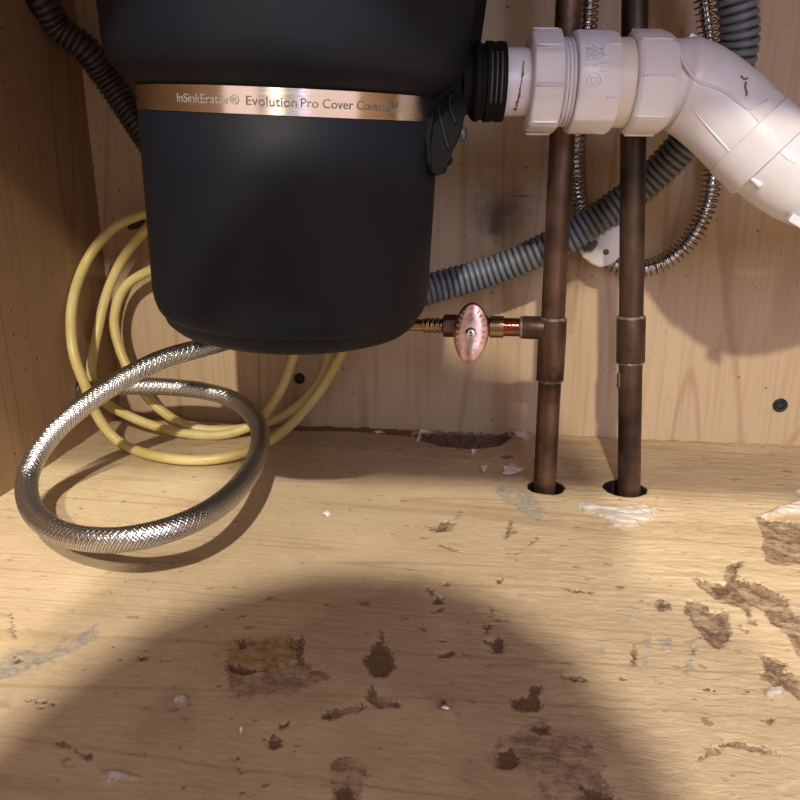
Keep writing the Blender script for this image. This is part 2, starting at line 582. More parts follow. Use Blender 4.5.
for (xa, ya, xb, yb_, w_) in ((556, 588, 592, 593, .9), (505, 540, 512, 520, .8), (470, 556, 440, 545, .8), (512, 556, 538, 538, .8), (700, 760, 730, 742, .8),
                            (634, 645, 634, 665, .7), (560, 676, 590, 680, .9), (720, 742, 790, 758, .9), (60, 742, 92, 758, .9), (30, 700, 60, 706, .7),
                            (380, 415, 360, 408, .7), (690, 640, 694, 655, .9), (455, 520, 462, 512, .9), (10, 612, 14, 640, 1.1), (740, 625, 748, 634, 1.0)):
    dx_, dy_ = xb - xa, yb_ - ya; l_ = math.hypot(dx_, dy_); nx_, ny_ = -dy_ / l_ * w_, dx_ / l_ * w_
    BROWN.append([(xa, ya), ((xa + xb) / 2 + nx_, (ya + yb_) / 2 + ny_), (xb, yb_), ((xa + xb) / 2 - nx_, (ya + yb_) / 2 - ny_)])
MOTT = [
    [(497, 745), (505, 735), (520, 730), (530, 718), (545, 722), (555, 735), (575, 735), (592, 742), (603, 760),
     (600, 775), (610, 790), (628, 806), (530, 806), (540, 780), (520, 772), (495, 772), (490, 760)],
    [(332, 765), (345, 758), (360, 762), (368, 766), (362, 780), (358, 806), (328, 806), (333, 785)],
    [(222, 665), (300, 664), (330, 676), (300, 690), (232, 698)],
]
OCHRE = [[(226, 652), (233, 642), (245, 637), (262, 639), (285, 634), (297, 640), (296, 660), (280, 665), (270, 672), (245, 674), (229, 670)]]
GREY = [
    [(-6, 672), (8, 650), (30, 652), (34, 656), (50, 652), (62, 640), (70, 636), (62, 648), (80, 634), (94, 625),
     (98, 631), (90, 643), (70, 655), (55, 657), (40, 665), (10, 678), (-6, 684)],
    [(-4, 615), (8, 616), (8, 620), (-4, 620)],
    [(494, 492), (500, 487), (520, 489), (535, 497), (546, 513), (538, 522), (520, 513), (508, 503)],
    [(688, 650), (694, 650), (692, 680), (687, 678)], [(645, 641), (649, 633), (650, 650), (645, 668), (643, 660)],
    [(623, 625), (630, 610), (636, 608), (628, 624)], [(600, 640), (604, 640), (602, 660)],
    [(-4, 700), (8, 700), (8, 710), (-4, 712)], [(660, 640), (672, 636), (672, 650), (662, 650)],
]
WHITE = [
    [(575, 504), (590, 502), (600, 507), (640, 505), (655, 510), (651, 520), (636, 521), (640, 526), (612, 526), (605, 518), (585, 512)],
    [(750, 519), (768, 514), (784, 506), (806, 500), (806, 512), (785, 514), (770, 519)],
    [(765, 690), (785, 688), (780, 696), (768, 697)], [(100, 772), (125, 770), (134, 778), (105, 783)],
    [(514, 437), (528, 427), (534, 434), (526, 441)], [(170, 696), (186, 697), (184, 704), (172, 703)],
    [(797, 488), (806, 485), (806, 500), (798, 502)],
]
TONE = [   # wide, faint discolouration; the last outline paints in shade along the back wall
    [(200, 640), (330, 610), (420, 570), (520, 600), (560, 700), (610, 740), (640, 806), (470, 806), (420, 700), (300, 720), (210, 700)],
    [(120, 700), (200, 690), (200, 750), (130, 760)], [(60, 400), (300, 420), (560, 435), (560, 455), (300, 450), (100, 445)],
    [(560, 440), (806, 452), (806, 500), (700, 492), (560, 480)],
]


def sdist(P, polys):
    """signed distance in mm (positive inside) of floor points to the nearest outline"""
    out = np.full(len(P), -60.0)
    for poly in polys:
        W = np.array([at_z(*q)[:2] for q in poly])
        lo, hi = W.min(0) - 0.012, W.max(0) + 0.012
        sel = np.where((P[:, 0] > lo[0]) & (P[:, 0] < hi[0]) & (P[:, 1] > lo[1]) & (P[:, 1] < hi[1]))[0]
        if not len(sel): continue
        p = P[sel]; d2 = np.full(len(sel), 1e9); ins = np.zeros(len(sel), bool)
        for k in range(len(W)):
            a, b = W[k], W[(k + 1) % len(W)]
            ab = b - a
            t_ = np.clip(((p - a) @ ab) / max(ab @ ab, 1e-12), 0, 1)
            d2 = np.minimum(d2, ((p - a - t_[:, None] * ab) ** 2).sum(1))
            cr = (a[1] > p[:, 1]) != (b[1] > p[:, 1])
            with np.errstate(divide='ignore', invalid='ignore'):
                xi = a[0] + (p[:, 1] - a[1]) * (b[0] - a[0]) / (b[1] - a[1])
            ins ^= cr & (p[:, 0] < xi)
        d = np.sqrt(d2) * 1000 * np.where(ins, 1, -1)
        out[sel] = np.maximum(out[sel], d)
    return np.clip(out, -12, 12)


def vnoise(P, scale, seed=0):
    """cheap smooth value noise on the floor plane"""
    rs = np.random.RandomState(seed); G = rs.rand(256, 256)
    q = P * scale + 71.3
    i = np.floor(q).astype(int); f = q - i; f = f * f * (3 - 2 * f)
    g = lambda a, b: G[a % 256, b % 256]
    return (g(i[:, 0], i[:, 1]) * (1 - f[:, 0]) + g(i[:, 0] + 1, i[:, 1]) * f[:, 0]) * (1 - f[:, 1]) + \
           (g(i[:, 0], i[:, 1] + 1) * (1 - f[:, 0]) + g(i[:, 0] + 1, i[:, 1] + 1) * f[:, 0]) * f[:, 1]


st = 0.0011
xs = np.arange(X_LEFT, 0.42, st)
xs = np.concatenate([xs, [0.42, 0.47, X_RIGHT]])
ys = np.concatenate([[Y_FRONT - 0.02, 0.13, 0.17], np.arange(0.20, Y_BACK, st), [Y_BACK]])
GX, GY = np.meshgrid(xs, ys, indexing='ij')
PF = np.stack([GX.ravel(), GY.ravel()], 1)
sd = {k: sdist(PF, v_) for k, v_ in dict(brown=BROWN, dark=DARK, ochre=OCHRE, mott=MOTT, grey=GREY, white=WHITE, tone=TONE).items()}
rag = (vnoise(PF, 420, 1) - .5) * 3 + (vnoise(PF, 900, 2) - .5) * 2 + (vnoise(PF, 150, 12) - .5) * 4
for k_s in ('brown', 'dark', 'grey', 'white', 'ochre', 'mott'):
    sd[k_s] = sd[k_s] + rag * (0.35 if k_s == 'dark' else 0.6)
rag = rag * 0
inside = lambda k, w=0.8: np.clip((sd[k] + rag) / w + 0.5, 0, 1)
Zf = np.zeros(len(PF))
Zf += (vnoise(PF * [1, 2.5], 18, 3) - .5) * 0.0010
rough_zone = np.clip((PF[:, 0] + 0.08) / 0.12, 0.15, 1)
# wrinkled laminate: ripples running left-right
Zf += rough_zone * ((vnoise(PF * [0.35, 1], 420, 4) - .5) * 0.00030 + (vnoise(PF * [0.3, 1], 160, 5) - .5) * 0.0004)
Zf -= inside('brown') * (0.0006 + 0.0007 * vnoise(PF, 500, 6))
Zf -= inside('dark') * (0.0006 + 0.0006 * vnoise(PF, 500, 6))
Zf += inside('white') * (0.0006 + 0.0016 * vnoise(PF * [.5, 1], 330, 7))
Zf += inside('grey') * 0.0006 * vnoise(PF, 500, 8)
seam = np.clip(1 - (Y_BACK - PF[:, 1]) / 0.010, 0, 1)
Zf -= seam * 0.0035 * vnoise(PF, 120, 9)
gouge = np.clip((sdist(PF, [DARK[-6]]) + rag) / 3, 0, 1)
Zf -= gouge * (0.0025 + 0.004 * vnoise(PF, 500, 10))
hole = np.zeros(len(PF))
for hc, hr, sx in ((HOLE_L, R_HL, 1.0), (HOLE_R, R_HR, 1.0)):
    d = np.hypot(PF[:, 0] - hc.x, PF[:, 1] - hc.y) + (vnoise(PF, 180, 11) - .5) * 0.0014
    hole = np.maximum(hole, np.clip((hr - d) / 0.0011, 0, 1))
Zf = Zf * (1 - hole) - hole * 0.030
VF = np.stack([GX, GY, Zf.reshape(GX.shape)], -1)

t = NT('worn_birch_floor')
def att(nm):
    a = t.n('ShaderNodeAttribute', attribute_name=nm); return a.outputs['Fac']
vo = t.coord()
e1 = t.noise(vo, 420.0, 6, 0.7); e2 = t.noise(vo, 1100.0, 3, 0.7)
edge = t.math('ADD', t.math('MULTIPLY', t.math('SUBTRACT', e1, 0.5), 9.0), t.math('MULTIPLY', t.math('SUBTRACT', e2, 0.5), 3.0))
vg = t.coord((0.30, 1, 1))
vg2 = t.coord((0.05, 1, 1))
w1 = t.noise(vg2, 7.0, 3, 0.5, 0.8)
rings = t.math('ABSOLUTE', t.math('SUBTRACT', t.math('FRACT', t.math('MULTIPLY', w1, 26.0)), 0.5))
line = t.step(rings, 0.36, 0.5)
fine = t.noise(vg, 330.0, 5, 0.65)
fine2 = t.noise(t.coord((0.42, 1, 1)), 210.0, 6, 0.62, 0.6)
blot = t.noise(vo, 16.0, 5, 0.6)
c = t.mix(t.step(blot, 0.3, 0.72), (0.565, 0.445, 0.295), (0.49, 0.375, 0.235))
c = t.mix(t.math('MULTIPLY', line, 0.42), c, (0.32, 0.20, 0.11))
c = t.mix(t.math('MULTIPLY', t.step(fine, 0.5, 0.72), 0.26), c, (0.30, 0.19, 0.10))
c = t.mix(t.math('MULTIPLY', t.step(fine2, 0.52, 0.3), 0.22), c, (0.74, 0.60, 0.40))
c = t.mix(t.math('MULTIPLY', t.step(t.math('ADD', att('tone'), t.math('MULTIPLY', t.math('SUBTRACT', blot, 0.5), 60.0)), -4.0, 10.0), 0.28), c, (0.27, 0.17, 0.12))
specks = t.noise(t.coord((0.6, 1, 1), (3, 1, 0)), 150.0, 6, 0.62)
dens = t.step(t.noise(vo, 11.0, 2), 0.35, 0.65)
c = t.mix(t.math('MULTIPLY', t.step(specks, 0.61, 0.66), t.math('MULTIPLY_ADD', dens, 0.75, 0.1)), c, (0.17, 0.10, 0.065))
inner = t.noise(vo, 260.0, 6, 0.75)
brown = t.mix(t.step(inner, 0.40, 0.60), (0.11, 0.065, 0.042), (0.30, 0.20, 0.13))
brown = t.mix(t.math('MULTIPLY', t.step(e1, 0.56, 0.68), 0.6), brown, (0.40, 0.30, 0.22))
grey = t.mix(t.step(inner, 0.35, 0.65), (0.25, 0.23, 0.20), (0.42, 0.38, 0.33))
white = t.mix(t.step(fine2, 0.35, 0.6), (0.48, 0.42, 0.36), (0.66, 0.62, 0.58))
def msk(nm, amp=1.0, lo=-0.5, hi=0.5):
    return t.step(t.math('ADD', att(nm), t.math('MULTIPLY', edge, amp)), lo, hi)
brk = t.math('MULTIPLY_ADD', t.step(t.noise(vo, 85.0, 7, 0.72), 0.38, 0.54), 0.6, 0.4)
c = t.mix(t.math('MULTIPLY', msk('grey', 1.3), t.math('MULTIPLY', brk, 0.85)), c, grey)
c = t.mix(t.math('MULTIPLY', msk('white'), 0.9), c, white)
c = t.mix(t.math('MULTIPLY', msk('ochre', 1.5), t.math('MULTIPLY', brk, 0.8)), c, t.mix(t.step(inner, 0.4, 0.6), (0.20, 0.10, 0.03), (0.40, 0.24, 0.08)))
c = t.mix(t.math('MULTIPLY', msk('brown', 1.3), t.math('MULTIPLY', brk, 0.95)), c, brown)
mm_ = t.math('MULTIPLY', msk('mott', 1.3), t.math('MULTIPLY_ADD', t.step(t.noise(vo, 120.0, 6, 0.7), 0.40, 0.62), 0.70, 0.15))
c = t.mix(mm_, c, t.mix(inner, (0.12, 0.07, 0.045), (0.26, 0.17, 0.11)))
c = t.mix(t.math('MULTIPLY', msk('dark', 1.1), 0.85), c, t.mix(inner, (0.06, 0.030, 0.020), (0.17, 0.095, 0.06)))
c = t.mix(t.step(att('hole'), 0.005, 0.06), c, (0.010, 0.006, 0.004))  # hole walls coloured near black, the dark inside painted in
t.base(c, 0.55)
t.b.inputs['Specular IOR Level'].default_value = 0.35
geo = t.n('ShaderNodeSeparateXYZ'); t.l(t.n('ShaderNodeTexCoord').outputs['Object'], geo.inputs[0])
h = t.math('ADD', t.math('MULTIPLY', fine2, t.step(geo.outputs[0], -0.10, 0.08)), t.math('MULTIPLY', fine, 0.35))
bn = t.bump(h, 0.8, 0.0014)
bn = t.bump(t.math('MULTIPLY', inner, t.math('MAXIMUM', msk('brown'), msk('white'))), 0.6, 0.002, bn)
t.l(bn, t.b.inputs['Normal'])
M['floor'] = t.m
fl = grid_mesh('floor', VF, M['floor'], closed_v=False)
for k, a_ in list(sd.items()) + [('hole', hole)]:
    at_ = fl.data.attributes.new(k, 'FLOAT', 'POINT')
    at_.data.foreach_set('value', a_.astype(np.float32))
fl.data.flip_normals() if fl.data.polygons[1000].normal.z < 0 else None
tag(fl, kind='structure')
slab('trim_2', X_LEFT - 0.02, X_RIGHT + 0.02, Y_FRONT - 0.03, Y_BACK + 0.014, -0.062, -0.032, M['hole'])
# kitchen floor outside the cabinet
M['kitchen'] = simple('kitchen_floor_boards', (0.30, 0.20, 0.13), 0.5, 0, 0.25, 8)
bm = bmesh.new(); box_bm(bm, -1.6, 1.8, -2.6, Y_FRONT - 0.03, -0.13, -0.11)
tag(obj_bm('floor', bm, M['kitchen']), kind='structure')

# ---------------------------------------------------------------- garbage disposer
AX_F = at_depth(292, 101, 0.455)         # a point on the axis at the band's height
disp = empty('garbage_disposer', (AX_F.x, AX_F.y, 0.13),
             'big charcoal cylindrical garbage disposer with a steel lettered band hanging above the floor', 'disposer')
tilt = Matrix.Rotation(math.radians(2.6), 3, 'Y') @ Matrix.Rotation(math.radians(2.4), 3, 'X')
AXD = (tilt @ Vector((0, 0, 1))).normalized()
if AXD.y > 0: AXD.y *= -1
# image right side sits lower: lean the top to the right a little
AXD = Vector((abs(AXD.x), AXD.y, AXD.z)).normalized()
sc = 0.455 / F_PX
RB = 150 * sc * 0.985
band_top = 0.0044; band_bot = -0.0082
low_z = -(AX_F.z - at_y(300, 356, AX_F.y - 0.071).z)
NF = Vector((0, -1, 0))
def dl(name, prof, mat, parent, **kw):
    return lathe(name, AX_F, AXD, prof, mat, parent, m=128, n_hint=NF, **kw)
BOT = low_z + 0.001
lower = [(BOT, 0.0), (BOT, RB * 0.70), (BOT + 0.0006, RB * 0.80), (BOT + 0.0025, RB * 0.855), (BOT + 0.0065, RB * 0.905), (BOT + 0.011, RB * 0.925),
         (BOT + 0.012, RB * 0.930)]
dl('base_cap', lower, M['disposer'], disp, caps=False, sharp=50)
body = [(BOT + 0.0115, RB * 0.90), (BOT + 0.0122, RB * 0.938), (BOT + 0.0150, RB * 0.960), (BOT + 0.020, RB * 0.978), (BOT + 0.026, RB * 0.988),
        (band_bot - 0.03, RB * 0.997), (band_bot - 0.0005, RB), (band_bot + 0.0003, RB * 0.99), (band_bot + 0.0003, RB * 0.9)]
dl('lower_body', body, M['disposer'], disp, caps=False, sharp=50)
band = dl('lettered_band', [(band_bot, RB * 0.97), (band_bot, RB * 1.003), (band_top, RB * 1.006), (band_top, RB * 0.97)], M['band'], disp, caps=False)
tag(band, 'brushed steel band with etched lettering')
RU = RB * 1.20
upper = [(band_top + 0.0002, RB * 0.95), (band_top + 0.0004, RB * 1.0), (band_top + 0.004, RB * 1.05), (band_top + 0.0085, RB * 1.125), (band_top + 0.013, RB * 1.165),
         (band_top + 0.022, RB * 1.185), (band_top + 0.05, RU), (band_top + 0.10, RU * 1.01), (band_top + 0.112, RU * 0.98), (band_top + 0.12, RU * 0.9), (band_top + 0.122, RU * 0.5)]
dl('upper_body', upper, M['disposer'], disp, caps=False, sharp=50)
dl('mounting_neck', [(band_top + 0.118, 0.042), (band_top + 0.15, 0.042), (band_top + 0.152, 0.052), (band_top + 0.165, 0.052), (band_top + 0.167, 0.045), (Z_TOP - AX_F.z - 0.002, 0.045)],
   M['disposer_black'], disp)
# small raised latch at the top of the shell
p = at_depth(405, 2, 0.338)

def ring_point(frac_px, dz, r):
    """point on the disposer's wall seen at picture column frac_px"""
    best, bp = 1e9, None
    a, n, b = AXD, (NF - AXD * NF.dot(AXD)).normalized(), None
    b = a.cross(n)
    for k in range(-900, 901):
        ph = k / 900 * 1.5
        q = AX_F + a * dz + (n * math.cos(ph) + b * math.sin(ph)) * r
        cq = ROT.transposed() @ (q - CAM)
        px = 400 + F_PX * cq.x / -cq.z
        if abs(px - frac_px) < best: best, bp = abs(px - frac_px), ph
    return bp
a_, n_ = AXD, (NF - AXD * NF.dot(AXD)).normalized()
b_ = a_.cross(n_)
RT = RB * 1.0062


def text_mesh(body_, size, extrude=0.0):
    cu = bpy.data.curves.new('lettering', 'FONT')
    cu.body = body_; cu.size = size; cu.extrude = extrude; cu.resolution_u = 3
    to = bpy.data.objects.new('lettering', cu); C.objects.link(to)
    bpy.context.view_layer.update()
    me = bpy.data.meshes.new_from_object(to.evaluated_get(bpy.context.evaluated_depsgraph_get()))
    bpy.data.objects.remove(to)
    return me


def band_text(s, px0, px1, mat, label):
    me = text_mesh(s, 0.0062, 0.00008)
    bm = bmesh.new(); bm.from_mesh(me)
    bmesh.ops.triangulate(bm, faces=bm.faces)
    x0 = min(v.co.x for v in bm.verts); x1 = max(v.co.x for v in bm.verts)
    p0, p1 = ring_point(px0, 0, RT), ring_point(px1, 0, RT)
    ydir = 1
    for v in bm.verts:
        f = (v.co.x - x0) / (x1 - x0)
        ph = p0 + (p1 - p0) * f
        dz = (band_bot + band_top) / 2 - 0.0021 + v.co.y * 0.98
        v.co = AX_F + a_ * dz + (n_ * math.cos(ph) + b_ * math.sin(ph)) * (RT + 0.0001 + v.co.z)
    o = obj_bm('lettering', bm, mat, band)
    o['label'] = label
band_text('InSinkErator\u00ae', 177, 239, M['band_print_pale'], 'pale etched lettering on the left of the band')
band_text('Evolution', 246, 297, M['band_print'], 'dark etched lettering at the front of the band')
band_text('Pro Cover Control\u2122', 301, 398, M['band_print'], 'dark etched lettering on the right of the band')


# side bracket that wraps from the upper shell over the band on the right
def disp_outline(pts, d): return [at_depth(x, y, d) for x, y in pts]
out = [(462, -40), (492, -40), (487, 0), (481, 42), (472, 70), (466, 112), (458, 142), (450, 153), (446, 173), (436, 176), (427, 170), (424, 140),
       (425, 108), (431, 96), (448, 86), (457, 74), (461, 30)]
prism('side_bracket', disp_outline(out, 0.432), disp_outline(out, 0.50), M['disposer_black'], disp, bevel=0.0012)
strip = [(463, -40), (469, -40), (468, 20), (464, 74), (457, 88), (442, 98), (434, 106), (430, 140), (431, 165), (428, 165), (426, 138), (428, 104), (434, 95), (450, 86), (458, 74), (461, 30)]
prism('shell_lip', disp_outline(strip, 0.426), disp_outline(strip, 0.434), M['disposer_black'], disp, bevel=0.0004)
for rib_ in ([(437, 104), (441, 122), (446, 140), (449, 150)], [(429, 112), (428, 140), (430, 166)], [(452, 92), (449, 104), (456, 124)]):
    tube('bracket_rib', [at_depth(x, y, 0.4315) for x, y in rib_], 0.0009, M['disposer'], disp, step=0.002, m=8)
for (x, y) in ((440, 168), (447, 160)):
    lathe('boss', at_depth(x, y, 0.440), ray(x, y) * -1, [(0, 0.0032), (0.006, 0.0032), (0.0068, 0.0026), (0.0069, 0)], M['disposer_black'], disp, m=24, caps=False)
sc_o = at_depth(461, 134, 0.440)
lathe('bracket_screw', sc_o, (1, -0.15, 0.0), [(-0.006, 0.002), (0.0, 0.002), (0.0001, 0.0042), (0.002, 0.0042), (0.003, 0.0034), (0.0031, 0)], M['clip'], disp, m=24, caps=False)
# small rectangular ledge near the top of the shell
q0 = ring_point(385, 0.08, RU); q1 = ring_point(430, 0.08, RU)
bm = bmesh.new()
va, vb = [], []
for r_, lst in ((RU * 0.995, va), (RU * 1.022, vb)):
    for k in range(9):
        ph = q0 + (q1 - q0) * k / 8
        for dz in (0.0705, 0.088):
            lst.append(bm.verts.new(AX_F + a_ * dz + (n_ * math.cos(ph) + b_ * math.sin(ph)) * r_))
for k in range(8):
    for L1 in (vb,):
        bm.faces.new((L1[2 * k], L1[2 * k + 2], L1[2 * k + 3], L1[2 * k + 1]))
    bm.faces.new((va[2 * k], vb[2 * k], vb[2 * k + 2], va[2 * k + 2]))
    bm.faces.new((va[2 * k + 1], va[2 * k + 3], vb[2 * k + 3], vb[2 * k + 1]))
for e in (0, 16):
    bm.faces.new((va[e], va[e + 1], vb[e + 1], vb[e]))
obj_bm('latch_ledge', bm, M['disposer'], disp)

# ---------------------------------------------------------------- outlet boot + PVC drain
ZP = 0.443
pA = at_depth(462, 82, ZP); pB = at_depth(650, 83.5, ZP)
AXP = (pB - pA).normalized()
def along(px): return (at_depth(px, 83, ZP - 0.015) - pA).dot(AXP)
k_ = ZP / F_PX * 0.97
TOWARD = Vector((0, -1, 0))

boot = []
x0, x1 = along(440), along(507)
boot = [(x0, 26 * k_), (along(462), 26 * k_), (along(464), 31 * k_), (along(472), 32 * k_), (along(474), 36 * k_), (along(477), 38.5 * k_), (along(481), 38.5 * k_), (along(483), 36.5 * k_),
        (along(486), 36.5 * k_), (along(487.5), 39 * k_), (along(494), 39 * k_), (along(496), 37.5 * k_), (along(500), 39 * k_), (x1, 38.5 * k_), (x1 + 0.0002, 33 * k_)]
lathe('rubber_boot', pA, AXP, boot, M['rubber'], disp, m=64, caps=False, n_hint=TOWARD)
# moulded rib pattern on the boot
an, nn = AXP, (TOWARD - AXP * TOWARD.dot(AXP)).normalized()
bb = an.cross(nn)
def cyl_pt(px, ph, r): return pA + an * along(px) + (nn * math.cos(ph) + bb * math.sin(ph)) * r
for px in (491, 496, 501):
    pts = [cyl_pt(px, ph, 39.2 * k_) for ph in np.linspace(-0.7, 0.6, 14)]
    tube('boot_rib', pts, 0.00055, M['clip'], disp, step=0.002, m=8)

drain = empty('drain_pipe', tuple(at_depth(600, 83, ZP)), 'ivory white plastic drain pipe with threaded nuts and a bent elbow', 'pipe')
tp = lathe('tailpiece', pA, AXP, [(along(504), 33 * k_), (along(540), 33 * k_)], M['pvc'], drain, n_hint=TOWARD)
# crust on the tailpiece
random.seed(3)
pts = []
for ph in np.linspace(-0.55, 0.95, 46):
    wob = 521 - 3.2 * ph + random.uniform(-0.6, 0.6)
    pts.append(cyl_pt(wob, -ph if bb.z > 0 else ph, 33.0 * k_))
def crust_r(S, PH):
    rs = np.random.RandomState(2)
    g = 0.0003 + 0.0016 * np.clip(np.interp(S[:, 0], np.linspace(0, S.max(), 60), rs.rand(60)) - 0.35, 0, 1) * np.interp(S[:, 0] / S.max(), [0, .4, .7, 1], [.4, 1, .7, 1])
    return np.repeat(g[:, None], S.shape[1], 1)
cr = tube('rusty_crust', pts, 0.0008, M['crust'], tp, step=0.0006, m=8, rfun=crust_r)
tag(cr, 'brown rusty crust line')


def polyg(nsides, amt, soft=0.35, phase=0.0):
    """facets: flats between corner ridges"""
    def f(L, PH, R):
        a = ((PH + phase) % (2 * PI / nsides)) - PI / nsides
        ring = np.cos(PI / nsides) / np.cos(a)
        return R * (1 - amt + amt * (ring - np.cos(PI / nsides)) / (1 - np.cos(PI / nsides)))
    return f


def ribs(n, h, w, phase=0.0, fade=None):
    def f(L, PH, R):
        a = ((PH + phase + PI / n) % (2 * PI / n)) - PI / n
        return R + h * np.exp(-(a / w) ** 2) * (R > 30 * k_)
    return f


n1 = lathe('slip_nut', pA, AXP, [(along(532), 34 * k_), (along(531.5), 46 * k_), (along(533), 48.5 * k_), (along(536), 49.5 * k_), (along(557), 50.5 * k_), (along(560), 51.5 * k_), (along(561.5), 49.5 * k_), (along(561.5), 38 * k_)],
           M['pvc'], drain, m=192, caps=False, rmod=polyg(8, 0.045, phase=0.5), n_hint=TOWARD, sharp=25)
# grip lugs on the nut
for q in range(8):
    ph = q * PI / 4 + 0.12
    pts = [cyl_pt(px, ph, 50.2 * k_) for px in np.linspace(534, 559, 8)]
    tube('lug', pts, 0.0007, M['pvc'], n1, step=0.003, m=8)


def helix_thread(name, p0, p1, r, turns, wire, mat, parent):
    pts = []
    n = int(turns * 28)
    for k in range(n + 1):
        f = k / n
        ph = f * turns * 2 * PI
        px = p0 + (p1 - p0) * f
        pts.append(cyl_pt(px, ph, r))
    Q = np.array([list(p) for p in pts])
    T, N, B = frames(Q)
    m = 8
    ph = np.linspace(0, 2 * PI, m, endpoint=False)
    V = Q[:, None, :] + wire * (np.cos(ph)[None, :, None] * N[:, None, :] + np.sin(ph)[None, :, None] * B[:, None, :])
    return grid_mesh(name, V, mat, parent, caps=True)
th = lathe('threaded_end', pA, AXP, [(along(555), 41.0 * k_), (along(582), 41.0 * k_)], M['pvc'], drain, n_hint=TOWARD)
helix_thread('thread', 561, 577, 41.6 * k_, 4.0, 0.00095, M['pvc'], th)
cp = lathe('coupling', pA, AXP, [(along(575.5), 40 * k_), (along(575), 47.5 * k_), (along(576), 49.5 * k_), (along(579), 50.5 * k_), (along(614), 50 * k_), (along(617.5), 48.5 * k_), (along(618), 42 * k_)],
           M['pvc'], drain, m=192, caps=False, rmod=polyg(12, 0.016, phase=0.2), n_hint=TOWARD, sharp=25)
for q in range(6):
    ph = q * PI / 3 + 0.35
    pts = [cyl_pt(px, ph, 49.9 * k_) for px in np.linspace(603, 614, 6)]
    tube('lug', pts, 0.0005, M['pvc'], cp, step=0.003, m=8)
# raised moulded characters reading down the coupling
def boss_text(s, px, ph0, size):
    me = text_mesh(s, size, 0.0006)
    bm = bmesh.new(); bm.from_mesh(me)
    bmesh.ops.triangulate(bm, faces=bm.faces)
    for v in bm.verts:
        ph = ph0 + sgn * v.co.x / (50 * k_)
        v.co = pA + an * (along(px) + v.co.y) + (nn * math.cos(ph) + bb * math.sin(ph)) * (49.75 * k_ + v.co.z + 0.0002)
    return obj_bm('raised_lettering', bm, M['pvc'], cp)
sgn = -1 if bb.z > 0 else 1      # angle runs downwards
boss_text('HIIII1 \u00b7', 581, -0.70 * sgn, 0.0052)
boss_text('0000 -', 587.5, -0.70 * sgn, 0.0052)
boss_text('N/A 1-1', 594.5, -0.70 * sgn, 0.0052)
ce = [cyl_pt(589 + 6.5 * math.cos(a), (sgn * 0.04) + 0.13 * math.sin(a), 49.9 * k_) for a in np.linspace(0, 2 * PI, 25)]
tube('raised_emblem', ce, 0.0003, M['pvc'], cp, step=0.001, m=6)
ce = [cyl_pt(589 + x, (sgn * 0.04) + y, 49.9 * k_) for x, y in ((-2.5, -.05), (2.5, -.05), (2.5, .05), (-2.5, .05), (-2.5, -.05))]
tube('raised_emblem', ce, 0.0003, M['pvc'], cp, step=0.001, m=6)
lathe('inner_collar', pA, AXP, [(along(612), 43.5 * k_), (along(636), 43.5 * k_)], M['pvc_old'], drain, n_hint=TOWARD)
n3 = lathe('compression_nut', pA, AXP, [(along(634), 44 * k_), (along(633.5), 47 * k_), (along(635), 49.5 * k_), (along(638), 51 * k_), (along(664), 51 * k_), (along(671), 49.0 * k_), (along(675), 46 * k_), (along(676), 40 * k_)],
           M['pvc'], drain, m=192, caps=False, rmod=polyg(8, 0.03, phase=0.0), n_hint=TOWARD, sharp=25)
for q in range(8):
    ph = q * PI / 4 - 0.05
    pts = [cyl_pt(px, ph, 50.7 * k_) for px in np.linspace(636, 667, 8)]
    tube('lug', pts, 0.0006, M['pvc'], n3, step=0.003, m=8)

E1 = [(664, 83.5, .443), (676, 84, .443), (690, 88, .443), (706, 98, .442), (722, 111, .441), (740, 128, .440), (757, 145, .439), (771, 158, .438)]
E1w = [at_depth(*p) for p in E1]
def el_r(S, PH):
    s = S / S.max()
    base = np.interp(s, [0, .08, .12, .95, .985, 1.0], [41, 43, 46.5, 47.5, 47.5, 46.0]) * k_
    return base
el = tube('elbow', E1w, 0, M['pvc'], drain, step=0.0012, m=96, rfun=el_r)
E2 = [(762, 150, .4385), (780, 165, .438), (800, 178, .438), (824, 187, .440), (850, 192, .445), (880, 194, .455), (910, 192, .470)]
E2w = [at_depth(*p) for p in E2]
tr = tube('lower_elbow', E2w, 44.5 * k_, M['pvc'], drain, step=0.002, m=96)
# continue into the right-hand wall
p9 = E2w[-1]
tube('waste_arm', [p9 - Vector((0.01, 0, 0)), Vector((p9.x + 0.04, p9.y + 0.01, p9.z)), Vector((X_RIGHT - 0.001, p9.y + 0.03, p9.z - 0.002))], 0.0215, M['pvc'], drain, step=0.004, m=48)


def on_tube(path, r, pts, wire, name, mat, parent, toward=None, rf=None, m=8):
    """raised line on a bent tube at picture points, laid on the side facing the room"""
    out = []
    Q, s = spline(path, 0.0008)
    Q = np.array(Q)
    for (x, y) in pts:
        rr = np.array(ray(x, y)); o = np.array(CAM)
        best = None
        for dd in np.linspace(0.36, 0.47, 441):
            p = o + rr * dd
            dmin = np.sqrt(((Q - p) ** 2).sum(1).min())
            if dmin <= r: best = p; break
            if best is None or dmin < bd: pass
            bd = dmin
        if best is not None: out.append(Vector(best))
    if len(out) > 2:
        return tube(name, out, wire, mat, parent, step=0.0015, m=m, rfun=rf)


